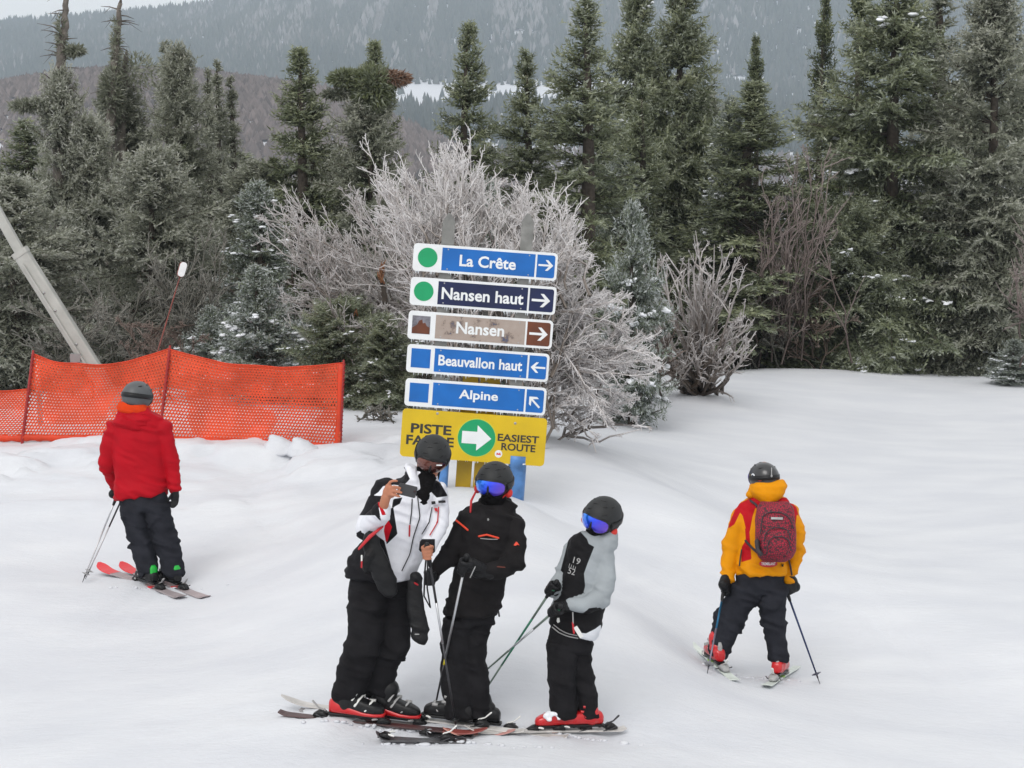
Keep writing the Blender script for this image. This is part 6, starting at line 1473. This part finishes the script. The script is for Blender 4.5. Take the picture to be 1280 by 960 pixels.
tb.loft(secs(rd, [(166, 632, 17, .12, 0), (171, 655, 15, .11, .0), (175, 675, 14, .105, 0), (181, 695, 13, .10, 0), (186, 712, 12.5, .095, 0), (187, 718, 12, .09, 0)], .2), 20)
tb.loft(secs(rd, [(194, 632, 16, .12, 0), (200, 655, 15.5, .11, .0), (206, 675, 15, .105, 0), (213, 695, 14, .10, 0), (216, 712, 13, .095, 0), (216, 718, 12.5, .09, 0)], .2), 20)
BT = [(p(178, 612), p(180, 635), .18), (p(166, 635), p(175, 675), .1), (p(175, 675), p(187, 718), .09), (p(194, 635), p(206, 675), .1), (p(206, 675), p(216, 718), .09)]
rd.garment('trousers', tb, .012, m_navypants, BT, .013, 3, seed=45)
body_blob(rd, p(171, 493, 0), vdir(-.3, -.1, -1), vdir(.02, 1, 0), [([p(170, 505), p(171, 525), p(175, 580), p(178, 615)], [.055, .10, .11, .12]), ([sR, eR, wR], [.05, .045, .03]), ([sL, eL, wL], [.05, .045, .03]),
          ([p(168, 626), p(175, 675), p(187, 714)], [.085, .06, .04]), ([p(192, 626), p(206, 675), p(216, 714)], [.085, .06, .04])])
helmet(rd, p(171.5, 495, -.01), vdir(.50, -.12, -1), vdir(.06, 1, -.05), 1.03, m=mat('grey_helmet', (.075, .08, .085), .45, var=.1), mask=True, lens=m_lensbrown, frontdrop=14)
gl = MB(); gc = p(219, 620, -.02)
gl.ell(gc, (.036, .03, .05)); 
for k in range(4): gl.tube([gc+np.array([-.022+.015*k, -.01, -.03]), gc+np.array([-.026+.014*k, -.02, -.065]), gc+np.array([-.036+.012*k, -.03, -.085-.008*(k in (1, 2))])], [.012, .0115, .009], 8, True)
gl.tube([gc+[-.03, 0, .01], gc+[-.052, -.01, -.02], gc+[-.06, -.02, -.045]], [.013, .0125, .010], 8, True); gl.tube([gc+[0, 0, .02], wL], [.034, .038], 10, True)
V, N, F = remesh(gl, .007, 2); obj('glove', V, F, m_leather, rd.t, True)
gl = MB(); gh = p(149, 619, .26); hand(gl, gh, nrm(gh-on_ground(103, 728, 16.3)), wR-gh, 1.0, 1.4, wR, 1); V, N, F = remesh(gl, .007, 2); obj('glove', V, F, m_leather, rd.t, True)
for dx, lb in ((0, 'silver ski pole of the skier in red, the left one of the close pair'), (4, 'silver ski pole of the skier in red, the right one of the close pair')):
    tip = on_ground(103+dx*.9, 728-dx, 16.3+dx*.03)
    pole(lb, gh+np.array([.012*dx, .02*dx, .04]), tip, [(.42, m_darkalu if dx else m_alu), (.93, mat('pole_silver', (.55, .54, .55), .35, metal=.5))], basket=.034, bm=m_greypl)
dr = nrm((on_ground(146, 706, 17.2)-on_ground(258, 737, 16.0))*[1, 1, 0])
m_skired = mat('ski_grey_red', lin(150, 140, 142), .4, var=.15); m_tipred = mat('ski_tip_red', lin(215, 38, 48), .35)
for gg, lb, s_ in ((ra, 'red tipped ski on the left foot of the skier in red', 1), (rb, 'red tipped ski on the right foot of the skier in red', -1)):
    sole, f3, u3 = ski(lb, gg, dr, 1.42, m_skired, ahead=.62, sink=.004, bind=m_dark, accent=m_greypl, tipm=m_tipred, tilt=.0, width=.95)
    boot(rd, sole-u3*.002, f3, 1.0, m_dark, m_dark, m_greypl, u3, .05, spoiler=mat('boot_green', lin(20, 165, 55), .4), leg=p(187.5, 713) if gg is ra else p(216.5, 713))

# crumbs of broken snow round the skis
b = MB(); r_ = np.random.default_rng(12)
for cx, cy, d0, n in ((500, 912, 11.95, 70), (700, 918, 12.1, 40), (560, 932, 11.75, 40), (200, 738, 16.1, 30), (935, 850, 14.2, 30)):
    for _ in range(n):
        q = P(cx+r_.normal(0, 55 if n > 35 else 35), cy+r_.normal(0, 7), d0); q[2] = gz(q[0], q[1])+.002; s_ = r_.uniform(.004, .016)*(1.6 if r_.random() < .1 else 1)
        b.ell(q, (s_*r_.uniform(1, 1.8), s_*1.3, s_*.7), nu=6, nv=4)
V = np.concatenate(b.V); V = V+.003*np.stack([vnoise(V*90, k) for k in (1, 2, 3)], 1)
o = obj('snow_crumbs', V, b.F, m_snow, None, True); tag(o, 'small crumbs of broken snow scattered round the skis', None, None, 'stuff')

# ------------------------------------------------------------------ the hazy air
hz = MB(); hz.box((0, 1580, 95), (2500, 1640, 165))
haze = hz.build('haze', None, None, origin=(0, 1580, 95)); tag(haze, kind='stuff')
mh = bpy.data.materials.new('haze_air'); mh.use_nodes = True; mh.node_tree.nodes.clear()
pv = mh.node_tree.nodes.new('ShaderNodeVolumePrincipled'); pv.inputs['Density'].default_value = .00026; pv.inputs['Color'].default_value = (.78, .89, 1, 1); pv.inputs['Anisotropy'].default_value = .25
oo = mh.node_tree.nodes.new('ShaderNodeOutputMaterial'); mh.node_tree.links.new(pv.outputs[0], oo.inputs['Volume'])
haze.data.materials.append(mh)
